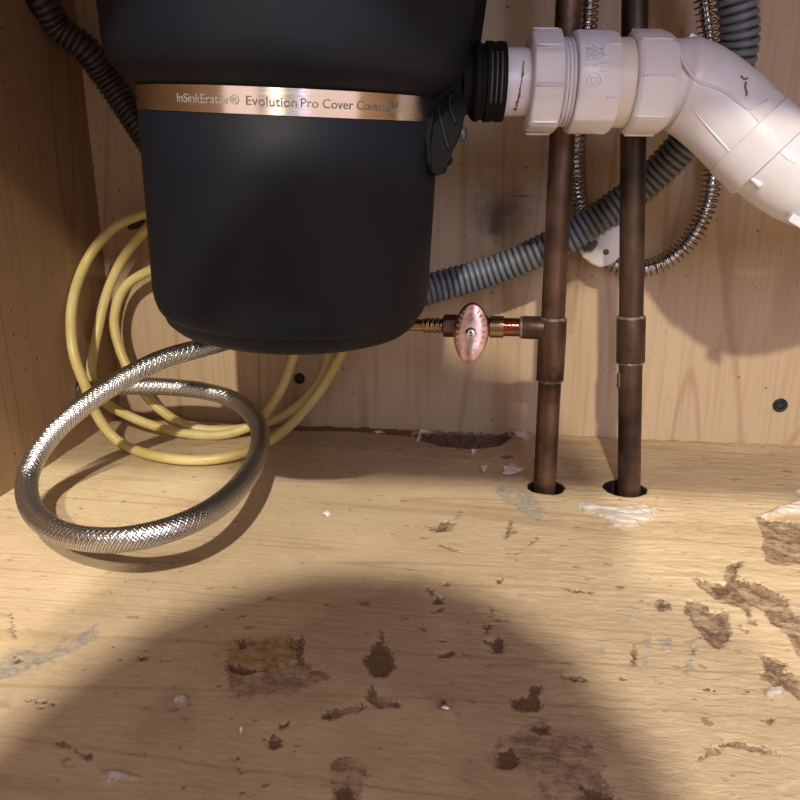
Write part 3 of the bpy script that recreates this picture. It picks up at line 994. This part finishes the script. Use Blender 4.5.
taper = lambda w: (lambda S, PH: w * np.sin(np.clip(S / S.max(), 0.03, 0.97) * PI) ** 0.5)
on_tube(E1w, 47 * k_, [(692, 108), (705, 124), (722, 143), (738, 161), (746, 170)], 0.0007, 'mould_seam', M['pvc'], el, rf=taper(0.0007))
on_tube(E1w, 47.5 * k_, [(676, 47), (686, 66), (698, 81), (722, 90), (740, 103), (750, 109), (764, 103), (776, 89)], 0.0008, 'mould_seam', M['pvc'], el)
on_tube(E1w, 47 * k_, [(748, 110), (758, 121), (770, 136), (776, 143)], 0.0007, 'mould_seam', M['pvc'], el, rf=taper(0.0006))
on_tube(E2w, 44.5 * k_, [(776, 148), (786, 158), (800, 166)], 0.0007, 'mould_seam', M['pvc'], tr, rf=taper(0.0006))
# wedge shaped gate mark
w0 = [(742, 168), (764, 186), (757, 188)]
on_tube(E2w, 45 * k_, [(745, 172), (752, 179), (761, 186)], 0.001, 'mould_seam', M['pvc'], tr,
        rf=lambda S, PH: 0.0004 + 0.0016 * (S / S.max()))
# chipped letters of dirt near the top of the elbow
for pts in ([(741, 76), (744, 80), (747, 78)], [(746, 82), (745, 88), (747, 93), (746, 96)]):
    s_ = on_tube(E1w, 47.2 * k_, pts, 0.0006, 'dirt_streak', M['crust'], el, m=6)
# square lug on the far top side of the elbow
for (x, y, ang) in ((760, 82, 0.72), (697, 40, 0.5)):
    c0 = at_depth(x, y + 2, 0.437)
    bm = bmesh.new(); box_bm(bm, -0.006, 0.006, -0.003, 0.003, -0.0022, 0.0022)
    bmesh.ops.transform(bm, matrix=Matrix.Translation(c0) @ Matrix.Rotation(ang, 4, 'Y'), verts=bm.verts)
    obj_bm('lug', bm, M['pvc'], el, bevel=0.0006)
# socket rim of the elbow, raised band seen at its lower end
rimc = Vector(E1w[-1]); rim_ax = (Vector(E1w[-1]) - Vector(E1w[-3])).normalized()
lathe('socket_rim', rimc - rim_ax * 0.019, rim_ax, [(0, 46.0 * k_), (0.0008, 48.6 * k_), (0.0175, 48.9 * k_), (0.019, 48.2 * k_), (0.0192, 44 * k_)], M['pvc'], el, m=96, caps=False)
cr_lug = at_depth(798, 222, 0.430)
bm = bmesh.new(); box_bm(bm, -0.006, 0.006, -0.003, 0.003, -0.0025, 0.0025)
bmesh.ops.transform(bm, matrix=Matrix.Translation(cr_lug) @ Matrix.Rotation(0.5, 4, 'Y'), verts=bm.verts)
obj_bm('lug', bm, M['pvc'], tr, bevel=0.0007)

# ---------------------------------------------------------------- copper supply pipes
RP = 0.0080


def pipe_axis(base, px_top):
    top = at_y(px_top, 0, base.y)
    d = (top - base).normalized()
    b0 = base - d * 0.028
    length = (Z_TOP - b0.z) / d.z - 0.001
    return b0, d, length


def zon(base, d, py, pxg):
    """distance along the pipe where picture row py crosses it"""
    best = min(np.arange(0, 0.6, 0.0005), key=lambda s: abs(row(base + d * s) - py))
    return best


def row(p):
    cq = ROT.transposed() @ (Vector(p) - CAM)
    return 400 - F_PX * cq.y / -cq.z


bL, dL, lL = pipe_axis(PIPE_L, 569)
pl = empty('copper_pipe', (PIPE_L.x, PIPE_L.y, 0), 'left vertical copper pipe with a soldered tee feeding the shutoff valve', 'pipe')
lathe('pipe_tube', bL, dL, [(0, RP), (lL, RP)], M['copper'], pl, m=48)
s1, s0 = zon(bL, dL, 319, 0), zon(bL, dL, 379, 0)
lathe('tee_fitting', bL, dL, [(s0, RP), (s0 + .0001, RP * 1.17), (s0 + .012, RP * 1.2), (s1 - .012, RP * 1.2), (s1 - .0001, RP * 1.17), (s1, RP)], M['copper'], pl, m=48, caps=False)
def solder(s, base, d, parent):
    def f(L, PH, R): return R + 0.00035 * np.sin(PH * 5 + 1) + 0.0003 * np.sin(PH * 11)
    so = lathe('solder_joint', base, d, [(s - .0015, RP * 1.0), (s - .0008, RP * 1.12), (s, RP * 1.20), (s + .0008, RP * 1.12), (s + .0015, RP * 1.0)], M['solder'], parent, m=48, caps=False, rmod=f)
    tag(so, 'dull grey solder ring')
solder(s1 + 0.0002, bL, dL, pl); solder(s0 - 0.0002, bL, dL, pl)
bR, dR, lR = pipe_axis(PIPE_R, 635)
pr_ = empty('copper_pipe', (PIPE_R.x, PIPE_R.y, 0), 'right vertical copper pipe with a straight soldered coupling', 'pipe')
lathe('pipe_tube', bR, dR, [(0, RP), (lR, RP)], M['copper_dark'], pr_, m=48)
s1, s0 = zon(bR, dR, 317, 0), zon(bR, dR, 362, 0)
lathe('coupling', bR, dR, [(s0, RP), (s0 + .0001, RP * 1.15), (s0 + .001, RP * 1.2), (s1 - .001, RP * 1.2), (s1 - .0001, RP * 1.15), (s1, RP)], M['copper_dark'], pr_, m=48, caps=False)
solder(s1, bR, dR, pr_); solder(s0, bR, dR, pr_)
# gobs of old flux on the right pipe
random.seed(5)
for k in range(7):
    s_ = zon(bR, dR, 374 + k * 2.3, 0)
    bm = bmesh.new()
    bmesh.ops.create_icosphere(bm, subdivisions=2, radius=0.0011 + random.random() * 0.0007)
    a0 = bR + dR * s_ + Vector((-RP * 0.97, -0.0016, 0))
    for v in bm.verts: v.co = v.co * (1 + 0.3 * mnoise.noise(v.co * 900 + Vector((k, 0, 0)))) + a0
    obj_bm('flux_drip', bm, M['copper_dark'], pr_, True)

# ---------------------------------------------------------------- shutoff valve on the tee's branch
YV = PIPE_L.y
J = at_y(549, 328, YV)                     # centre of the tee
W = at_y(418, 325, YV)
AV = (W - J).normalized()
def va_(px): return (at_y(px, 327, YV) - J).dot(AV)
kv = depth_of(J) / F_PX
valve = empty('shutoff_valve', tuple(J + AV * va_(471)), 'small brass shutoff valve with an oval coppery handle beside the left copper pipe', 'valve')
lathe('branch_socket', J, AV, [(0.004, 11.5 * kv), (va_(523), 11.5 * kv), (va_(521), 10.5 * kv), (va_(520.5), 9 * kv)], M['copper_dark'], pl, m=40, caps=False)
lathe('branch_solder', J, AV, [(va_(523.5), 9.2 * kv), (va_(522), 11 * kv), (va_(520), 10.6 * kv), (va_(519), 9.2 * kv)], M['solder'], pl, m=40, caps=False)
lathe('branch_tube', J, AV, [(va_(530), 9.2 * kv), (va_(498), 9.2 * kv)], M['copper_shiny'], pl, m=40)
lathe('inlet_collar', J, AV, [(va_(504), 9 * kv), (va_(503.5), 11 * kv), (va_(490), 11 * kv), (va_(489), 9 * kv), (va_(486), 8.5 * kv)], M['brass'], valve, m=40, caps=False)
lathe('valve_body', J, AV, [(va_(489), 8 * kv), (va_(488), 10.5 * kv), (va_(482), 12 * kv), (va_(472), 12.5 * kv), (va_(462), 12 * kv), (va_(457), 9 * kv), (va_(452), 8 * kv)], M['brass'], valve, m=40, caps=False)
lathe('outlet_nut', J, AV, [(va_(458), 7 * kv), (va_(457.5), 11 * kv), (va_(456), 11.7 * kv), (va_(446), 11.7 * kv), (va_(443.5), 11 * kv), (va_(443), 7 * kv)], M['bronze_nut'], valve, m=96, caps=False, rmod=polyg(6, 0.13, phase=0.35), sharp=20)
def thr(L, PH, R): return R * (1 + 0.10 * np.sin(L * 2 * PI / 0.0034 + PH))
prof = [(l, 7.4 * kv) for l in np.linspace(va_(444), va_(424), 50)]
lathe('threaded_end', J, AV, prof, M['brass'], valve, m=40, rmod=thr, sharp=80)
prof = [(l, 6.0 * kv) for l in np.linspace(va_(425), va_(380), 6)]
lathe('supply_stub', J, AV, prof, M['brass'], valve, m=32)
# stem and handle
H = J + AV * va_(471)
lathe('stem', H, (0, -1, 0.02), [(0.004, 0.0055), (0.013, 0.0055), (0.0131, 0.0038), (0.0225, 0.0038)], M['brass'], valve, m=24)
HC = at_y(471, 333, YV - 0.0235)
kh = depth_of(HC) / F_PX
bm = bmesh.new()
n = 40
rings = []
for lay, (sc_, dy) in enumerate(((0.90, 0.0022), (0.985, 0.0016), (1.0, 0.0004), (0.985, -0.0006), (0.90, -0.0014), (0.55, -0.0024), (0.25, -0.0028))):
    rg = []
    for k in range(n):
        a = 2 * PI * k / n
        rx = 17.8 * kh * sc_ * (1 - 0.10 * max(0, -math.sin(a)) * abs(math.cos(a)))
        rz = 30.5 * kh * sc_
        ex = 1.0
        x = rx * math.copysign(abs(math.cos(a)) ** 1.08, math.cos(a)); z = rz * math.sin(a)
        rg.append(bm.verts.new((x, dy - 0.0022 * (abs(z) / (30 * kh)) ** 2, z)))
    rings.append(rg)
for r0, r1 in zip(rings, rings[1:]):
    for k in range(n):
        bm.faces.new((r0[k], r0[(k + 1) % n], r1[(k + 1) % n], r1[k]))
bm.faces.new(rings[0]); bm.faces.new(rings[-1][::-1])
bmesh.ops.transform(bm, matrix=Matrix.Translation(HC) @ Matrix.Rotation(math.radians(-12), 4, 'X') @ Matrix.Rotation(math.radians(3), 4, 'Y'), verts=bm.verts)
hd = obj_bm('handle', bm, M['handle'], valve, True)
tag(hd, 'oval coppery handle')
hs = lathe('handle_screw', HC + Vector((0, -0.0022, 0.0006)), (0, -1, 0.15), [(0, 0.0036), (0.0012, 0.0036), (0.0020, 0.0028), (0.0023, 0.0013), (0.00235, 0)], M['chrome'], hd, m=24, caps=False)
bm = bmesh.new()
R_ = Matrix.Translation(HC + Vector((0, -0.0045, 0.0009))) @ Matrix.Rotation(0.3, 4, 'Y')
box_bm(bm, -0.0015, 0.0015, 0, 0.0006, -0.0004, 0.0004, R_); box_bm(bm, -0.0004, 0.0004, 0, 0.0006, -0.0015, 0.0015, R_)
obj_bm('cross_slot', bm, M['clip'], hd)
# raised illegible lettering round the handle's rim
bm = bmesh.new()
random.seed(8)
for side in (-1, 1):
    for k in range(7):
        a = PI / 2 + side * (0.55 + k * 0.24)
        x = 17.8 * kh * 0.76 * math.cos(a); z = 30.5 * kh * 0.80 * math.sin(a)
        MM = Matrix.Translation(HC) @ Matrix.Rotation(math.radians(-12), 4, 'X') @ Matrix.Translation((x, -0.0022 - 0.0013 * abs(math.sin(a)), z)) @ Matrix.Rotation(-a, 4, 'Y')
        box_bm(bm, -0.0013, 0.0013, -0.0007, 0.0006, -0.0003, 0.0003, MM)
        if k % 2: box_bm(bm, -0.0002, 0.0002, -0.0003, 0.0006, -0.0007, 0.0007, MM)
obj_bm('raised_marks', bm, M['handle'], hd)

# ---------------------------------------------------------------- corrugated hoses
def corr(radius, depth, pitch):
    def f(S, PH):
        w = np.cos(S * 2 * PI / pitch)
        return radius - depth * (1 - np.clip((w + 0.85) / 1.1, 0, 1) ** 0.7)
    return f
YG = Y_BACK - 0.045
gp = [(395, 300, YG - .02), (433, 288, YG - .008), (480, 275, YG), (530, 256, YG), (580, 230, YG), (630, 196, YG - .002), (665, 165, YG - .008), (700, 125, YG - .02), (727, 85, YG - .04), (739, 45, YG - .05), (737, 5, YG - .055),
      (729, -40, YG - .055), (716, -100, YG - .05), (700, -180, YG - .05)]
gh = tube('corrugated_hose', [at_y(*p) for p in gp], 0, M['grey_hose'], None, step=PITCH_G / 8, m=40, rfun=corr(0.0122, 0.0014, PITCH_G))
tag(gh, 'thick grey corrugated drain hose curving from behind the disposer up behind the white pipe', 'hose')
# upper left hose emerging from the side panel
q0 = at_x(36, 2, X_LEFT)
bp = [Vector(q0) + Vector((-0.012, 0.0, 0.014)), Vector(q0) + Vector((0.004, 0.0, 0.002))]
yq = q0.y
print('black hose y at wall', q0)
for (x, y, yy) in ((58, 27, yq + .010), (85, 48, yq + .020), (105, 75, yq + .032), (124, 103, yq + .045), (143, 132, yq + .052), (165, 165, yq + .055)):
    bp.append(at_y(x, y, min(yy, Y_BACK - 0.02)))
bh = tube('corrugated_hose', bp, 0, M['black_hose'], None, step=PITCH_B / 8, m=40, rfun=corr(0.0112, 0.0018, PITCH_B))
tag(bh, 'black corrugated hose coming through the left side panel and passing behind the disposer', 'hose')
lathe('hose_hole_disc', q0 + Vector((0.0002, 0, 0.006)), (1, 0, 0), [(0, 0.0), (0.0, 0.0165), (0.0012, 0.0165), (0.002, 0.0150), (0.002, 0.0)], M['hole'], bh, m=40, caps=False)  # flat black disc painted in for the dark hole round the hose

# ---------------------------------------------------------------- spring-covered spray hose with its weight
YS = Y_BACK - 0.016
sp_ = [(594, -120, YS - .05), (592, -50, YS - .045), (589, 0, YS - .04), (585, 50, YS - .03), (579, 110, YS - .018), (576, 160, YS - .008), (579, 200, YS), (590, 236, YS), (608, 260, YS), (634, 269, YS), (662, 263, YS), (688, 242, YS),
       (705, 212, YS), (712, 180, YS - .002), (714, 140, YS - .006), (712, 90, YS - .012), (709, 40, YS - .02), (704, 0, YS - .025), (698, -60, YS - .03), (690, -130, YS - .03)]
path = [at_y(*p) for p in sp_]
spray = empty('spray_hose', tuple(at_y(640, 268, YS)), 'chrome hose wrapped in a wire spring, hanging in a loop against the back wall', 'hose')
def core_r(S, PH): return 0.0043 - 0.0006 * np.abs(np.sin(S * PI / 0.0034))
tube('hose_core', path, 0, M['chrome_hose'], spray, step=0.0006, m=24, rfun=core_r)
Q, s = spline(path, 0.00033)
T, N, B = frames(Q)
ph = s * 2 * PI / 0.0040
HX = Q + 0.0068 * (np.cos(ph)[:, None] * N + np.sin(ph)[:, None] * B)
T2, N2, B2 = frames(HX)
pp = np.linspace(0, 2 * PI, 6, endpoint=False)
V = HX[:, None, :] + 0.00050 * (np.cos(pp)[None, :, None] * N2[:, None, :] + np.sin(pp)[None, :, None] * B2[:, None, :])
grid_mesh('wire_spring', V, M['spring'], spray, caps=True)

wc = at_y(600, 250, YS - 0.013)
wt = empty('hose_weight', tuple(wc), 'white plastic hose weight clamped on the spray hose between the copper pipes', 'weight')
outl = [(578, 250), (583, 257), (590, 264), (601, 268), (612, 264), (622, 255), (628, 240), (627, 228), (618, 224), (606, 228), (592, 237)]
prism('weight_half', [at_y(x, y, YS - 0.019) for x, y in outl], [at_y(x, y, YS - 0.0085) for x, y in outl], M['weight'], wt, bevel=0.0022)
prism('weight_half', [at_y(x, y, YS - 0.0078) for x, y in outl], [at_y(x, y, YS + 0.0075) for x, y in outl], M['weight'], wt, bevel=0.0022)
lathe('clamp_screw', at_y(606, 252, YS - 0.0185), (0, -1, 0), [(0, 0.0022), (0.0008, 0.0022), (0.0012, 0.0015), (0.0012, 0)], M['clip'], wt, m=20, caps=False)
cl = [(582, 247), (584, 252), (592, 251), (597, 246), (598, 241), (592, 240)]
prism('clamp_clip', [at_y(x, y, YS - 0.0225) for x, y in cl], [at_y(x, y, YS - 0.018) for x, y in cl], M['clip'], wt, bevel=0.0006)

# ---------------------------------------------------------------- yellow cable coil
def cz(p):  # path point by picture position and y plane
    p_ = at_y(*p)
    return at_x(p[0], p[1], X_LEFT + 0.0065) if p_.x < X_LEFT + 0.0065 else p_
yb = Y_BACK
ca = [(330, -60, yb - .05), (300, 30, yb - .03), (240, 150, yb - .02), (190, 198, yb - .020), (146, 213, yb - .024), (112, 229, yb - .030), (86, 262, yb - .040), (72, 305, yb - .050), (73, 350, yb - .055),
      (85, 385, yb - .060), (98, 418, yb - .062)]
coil = [cz(p) for p in ca]
coil[-3] = at_x(73, 350, X_LEFT + 0.014)
coil[-2] = at_x(85, 385, X_LEFT + 0.022)
coil[-1] = at_x(99, 419, X_LEFT + 0.026)
def fl_(x, y, up): return at_z(x, y, up)
coil += [fl_(122, 444, .006), fl_(160, 457, .005), fl_(205, 460, .005), fl_(245, 452, .008), fl_(280, 434, .016)]
coil += [at_y(312, 402, yb - .035), at_y(333, 370, yb - .032), at_y(346, 340, yb - .03), at_y(352, 290, yb - .03), at_y(330, 230, yb - .03), at_y(270, 190, yb - .028), at_y(190, 200, yb - .026),
         at_y(147, 229, yb - .024), at_y(122, 260, yb - .024), cz((106, 296, yb - .026)), cz((97, 335, yb - .030)), cz((91, 372, yb - .038)), at_y(101, 399, yb - .046)]
coil += [at_y(133, 418, yb - .05), at_y(176, 432, yb - .052), at_y(222, 435, yb - .05), at_y(259, 421, yb - .042), at_y(279, 394, yb - .034), at_y(288, 373, yb - .026), at_y(296, 348, yb - .024), at_y(302, 315, yb - .022),
         at_y(290, 270, yb - .02), at_y(230, 255, yb - .020), at_y(180, 260, yb - .020), at_y(149, 271, yb - .020), at_y(124, 288, yb - .022), at_y(114, 320, yb - .026), at_y(121, 353, yb - .032), at_y(136, 382, yb - .040),
         at_y(158, 408, yb - .045)]
coil += [at_y(190, 427, yb - .040), at_y(232, 430, yb - .036), at_y(274, 420, yb - .026), at_y(306, 399, yb - .020), at_y(327, 366, yb - .018), at_y(330, 310, yb - .018), at_y(332, 200, yb - .016), at_y(340, 60, yb - .016), at_y(345, -60, yb - .016)]
cb = tube('power_cable', coil, 0.0041, M['cable'], None, step=0.003, m=20)
tag(cb, 'yellow cable coiled in loose loops against the wall and floor behind the disposer', 'cable')
bm = bmesh.new()
pc = at_y(140, 224, yb - 0.002)
box_bm(bm, -0.0045, 0.0045, -0.016, 0.0015, -0.0016, 0.0016, Matrix.Translation(pc) @ Matrix.Rotation(-0.75, 4, 'Y'))
ck = obj_bm('cable_clip', bm, M['cap'], None, bevel=0.0006)
tag(ck, 'small black cable clip on the back wall, at the top of the yellow loops', 'clip')

# ---------------------------------------------------------------- braided steel hose loop
br = [(290, 322, .61), (250, 334, .60), (205, 347, .575), (160, 360, .555), (115, 384, .54), (72, 415, .53), (42, 447, .52), (27, 480, .505), (32, 510, .475), (58, 532, .445), (98, 540, .425), (140, 537, .42), (185, 524, .43), (222, 503, .46),
      (248, 475, .51), (260, 445, .57), (256, 420, .60), (236, 401, .62), (205, 391, .63), (170, 387, .632), (135, 386, .63), (108, 387, .622)]
bpath = [at_depth(*p) for p in br]
wl = at_x(82, 389, X_LEFT)
bpath.append(wl + Vector((0.004, -0.004, 0)))
bpath.append(wl + Vector((-0.012, -0.003, 0)))
for p in bpath: pass
RBR = 0.0066
def braid_r(S, PH):
    a = S * 2 * PI * 2 / BR_P
    u = np.abs(np.sin(a / 1 + PH * BR_K)); v2 = np.abs(np.sin(a / 1 - PH * BR_K))
    over = np.sign(np.sin(a + PH * BR_K) * np.sin(a - PH * BR_K))
    return RBR + 0.0006 * (np.maximum(u * (over > 0), v2 * (over < 0)) ** 0.6) - 0.0001
bo = tube('braided_hose', bpath, 0, M['braid'], None, step=0.00036, m=96, rfun=braid_r)
tag(bo, 'braided stainless steel hose looping out over the cabinet floor in front of the yellow cable', 'hose')
lathe('wall_hole_disc', wl + Vector((0.0001, 0, 0)), (1, 0, 0), [(0, 0), (0, 0.0105), (0.0008, 0.0105), (0.001, 0.0095), (0.001, 0)], M['hole'], bo, m=32, caps=False)  # black disc standing in for the unlit hole where the braid enters

# ---------------------------------------------------------------- little things
for (x, y, r, lab) in ((299.5, 378.5, 0.0050, 'small round black screw cap on the back wall under the disposer'),
                       (780, 405, 0.0058, 'small round black screw cap on the back wall at the far right')):
    p = at_y(x, y, Y_BACK)
    o = lathe('screw_cap', p, (0, -1, 0), [(-0.002, r), (0.0012, r), (0.0019, r * 0.85), (0.0017, r * 0.55), (0.0008, r * 0.45), (0.0008, 0)], M['cap'], None, m=32, caps=False)
    tag(o, lab, 'screw cap')
p = at_z(445, 708, 0.0)
o = lathe('loose_screw', p, (0.15, 0.1, 1), [(-0.002, 0.001), (0.0004, 0.0012), (0.0008, 0.0027), (0.0014, 0.0030), (0.0026, 0.0021), (0.0031, 0.0009), (0.0032, 0)], M['steel'], None, m=24, caps=False)
tag(o, 'silver domed screw head on the stained floor, in the big shadow', 'screw')


def flake(px, py, wpx, hpx, mat, lab, seed, lift=0.001):
    rs = random.Random(seed)
    a = at_z(px - wpx / 2, py); b = at_z(px + wpx / 2, py)
    c = at_z(px, py - hpx / 2); d = at_z(px, py + hpx / 2)
    cx = at_z(px, py)
    rx = (b - a).length / 2; ry = (c - d).length / 2
    bm = bmesh.new()
    n = 11
    top, bot = [], []
    cen = bm.verts.new((cx.x, cx.y, 0.0022 + lift))
    for k in range(n):
        an_ = 2 * PI * k / n + rs.uniform(-.2, .2)
        rr = rs.uniform(0.55, 1.1)
        x = cx.x + rx * rr * math.cos(an_); y = cx.y + ry * rr * math.sin(an_)
        z = lift + rs.uniform(0, 0.0028)
        top.append(bm.verts.new((x, y, z))); bot.append(bm.verts.new((x, y, z - 0.0006)))
    cb_ = bm.verts.new((cx.x, cx.y, 0.0016 + lift))
    for k in range(n):
        q = (k + 1) % n
        bm.faces.new((cen, top[k], top[q])); bm.faces.new((cb_, bot[q], bot[k])); bm.faces.new((top[k], bot[k], bot[q], top[q]))
    o = obj_bm('paint_flake', bm, mat)
    tag(o, lab, 'flake', 'loose flakes on the cabinet floor')


flake(511, 471, 24, 11, M['chip'], 'largest curled pinkish flake, left of the left pipe hole', 1)
flake(484, 470, 6, 9, M['chip'], 'small upright pinkish flake just left of the largest flake', 2)
flake(522, 435, 20, 12, M['chip'], 'pale crumpled flake by the back wall at the right end of the gouge', 4)
flake(419, 440, 5, 10, M['chip'], 'thin pale sliver at the left end of the gouge by the wall', 6)
flake(425, 433, 13, 4, M['chip'], 'pale splinter lying along the top left of the gouge', 7)
flake(379, 434, 11, 4, M['chip'], 'short pale flake on the floor below the disposer, near the back wall', 8)
flake(327, 515, 9, 6, M['chip_white'], 'tiny white flake in the open floor right of the braided loop', 9, 0.0004)
flake(241, 733, 3, 4, M['chip_white'], 'tiniest white flake near the bottom, in the big shadow', 10, 0.0002)
flake(474, 453, 5, 4, M['chip_white'], 'tiny white flake below the gouge, above the largest flake', 11, 0.0004)
# countless crumbs of rotted wood in the gouge
rs = random.Random(4)
bm = bmesh.new()
for k in range(216):
    if k < 200:
        x, y = rs.uniform(415, 512), rs.uniform(431, 447)
    else:
        x, y = rs.uniform(290, 560), rs.uniform(432, 468)
    p = at_z(x, y)
    if p.y > Y_BACK - 0.002: continue
    r = rs.uniform(0.0004, 0.0011)
    zz = -0.0035 if k < 200 else 0.0
    bmesh.ops.create_icosphere(bm, subdivisions=1, radius=r, matrix=Matrix.Translation((p.x, p.y, zz + r)) @ Matrix.Diagonal((1, rs.uniform(.5, 1.4), rs.uniform(.4, 1), 1)))
o = obj_bm('wood_crumbs', bm, M['crumb'])
tag(o, 'scattering of dark wood crumbs in the gouge along the back wall', 'crumbs', kind='stuff')

# ---------------------------------------------------------------- the photographer, crouched outside the frame, whose head shades the floor
M['skin'] = simple('skin', (0.55, 0.34, 0.24), 0.5, 0, 0.05)
M['cloth'] = simple('dark_blue_cloth', (0.06, 0.07, 0.10), 0.85, 0, 0.2)
M['hair'] = simple('brown_hair', (0.05, 0.03, 0.02), 0.6, 0, 0.3, 200)
HD = Vector((-0.045, -0.125, 0.455))
pe = empty('person', (0, -0.75, -0.11), 'person in dark clothes kneeling in front of the cabinet, behind the viewpoint', 'person')
me = bpy.data.meshes.new('body')
J_ = {'pel': (0, -.66, .10, .12, .10), 'wai': (-.01, -.50, .22, .11, .09), 'che': (-.03, -.25, .345, .12, .09), 'nec': (-.04, -.18, .405, .055, .05), 'chin': (-.045, -.15, .43, .052, .05),
      'kl': (-.16, -.34, -.04, .06, .06), 'kr': (.12, -.34, -.04, .06, .06), 'al': (-.12, -.80, -.07, .04, .04), 'ar': (.12, -.80, -.07, .04, .04),
      'hl': (-.10, -.66, .06, .09, .09), 'hr': (.10, -.66, .06, .09, .09), 'sl': (-.135, -.145, .385, .055, .055), 'sr': (.065, -.145, .385, .055, .055),
      'el': (-.21, -.27, .17, .042, .042), 'er': (.15, -.27, .17, .042, .042), 'wl': (-.17, -.29, .03, .03, .03), 'wr': (.17, -.29, .03, .03, .03)}
ks = list(J_)
E_ = [('pel', 'wai'), ('wai', 'che'), ('che', 'nec'), ('nec', 'chin'), ('pel', 'hl'), ('pel', 'hr'), ('hl', 'kl'), ('hr', 'kr'), ('kl', 'al'), ('kr', 'ar'), ('che', 'sl'), ('che', 'sr'), ('sl', 'el'), ('sr', 'er'), ('el', 'wl'), ('er', 'wr')]
me.from_pydata([J_[k][:3] for k in ks], [(ks.index(a), ks.index(b)) for a, b in E_], [])
body_o = link_mesh('body', me, M['cloth'], pe, False)
md = body_o.modifiers.new('skin', 'SKIN')
for k, key in enumerate(ks):
    me.skin_vertices[0].data[k].radius = J_[key][3:5]
me.skin_vertices[0].data[0].use_root = True
body_o.modifiers.new('sub', 'SUBSURF').levels = 1


def blob(name, c_, r, mat, parent, fn=None, sub=4):
    bm = bmesh.new(); bmesh.ops.create_icosphere(bm, subdivisions=sub, radius=1)
    for v in bm.verts:
        q = v.co.copy()
        if fn: q = fn(q)
        v.co = Vector((q.x * r[0], q.y * r[1], q.z * r[2])) + c_
    return obj_bm(name, bm, mat, parent, True)


def face(q):
    q = q.copy()
    if q.z < -0.1: q.x *= 1 - 0.25 * (-q.z); q.y += 0.12 * (-q.z)
    if q.y > 0:
        q.y += 0.16 * math.exp(-((q.x / 0.16) ** 2 + ((q.z + 0.15) / 0.2) ** 2))
        for s in (-1, 1): q.y -= 0.10 * math.exp(-(((q.x - s * .38) / 0.18) ** 2 + ((q.z - 0.08) / 0.13) ** 2))
        q.y -= 0.03 * math.exp(-((q.x / 0.3) ** 2 + ((q.z + 0.5) / 0.05) ** 2))
    return q
hdo = blob('head', HD, (0.078, 0.095, 0.112), M['skin'], pe, face)
def hairf(q):
    q = q.copy()
    if q.y > 0.25 and q.z < 0.40: q.x *= 0.92; q.y *= 0.55
    if q.z < -0.45: q *= 0.9
    return q
blob('hair', HD + Vector((0, -0.012, 0.006)), (0.106, 0.110, 0.118), M['hair'], pe, hairf)
for s in (-1, 1):
    blob('ear', HD + Vector((s * 0.080, 0.03, -0.005)), (0.010, 0.018, 0.030), M['skin'], hdo, sub=3)
    blob('eye', HD + Vector((s * 0.030, 0.083, 0.008)), (0.012, 0.010, 0.009), M['weight'], hdo, sub=3)
    fo = [Vector((s * .16, -.44, .03)), Vector((s * .15, -.40, .02)), Vector((s * .145, -.37, .012))]
    hb = blob('hand', Vector((s * .165, -.255, .022)), (0.042, 0.048, 0.016), M['skin'], pe, sub=3)
    for f in range(4):
        x = s * .165 + (f - 1.5) * 0.019
        tube('finger', [Vector((x, -.22, .024)), Vector((x, -.195, .020)), Vector((x, -.175 + .006 * (f in (1, 2)), .008))], 0.008, M['skin'], hb, step=0.004, m=10)
    tube('thumb', [Vector((s * .125, -.26, .022)), Vector((s * .11, -.24, .018)), Vector((s * .105, -.22, .012))], 0.009, M['skin'], hb, step=0.004, m=10)
print('done')
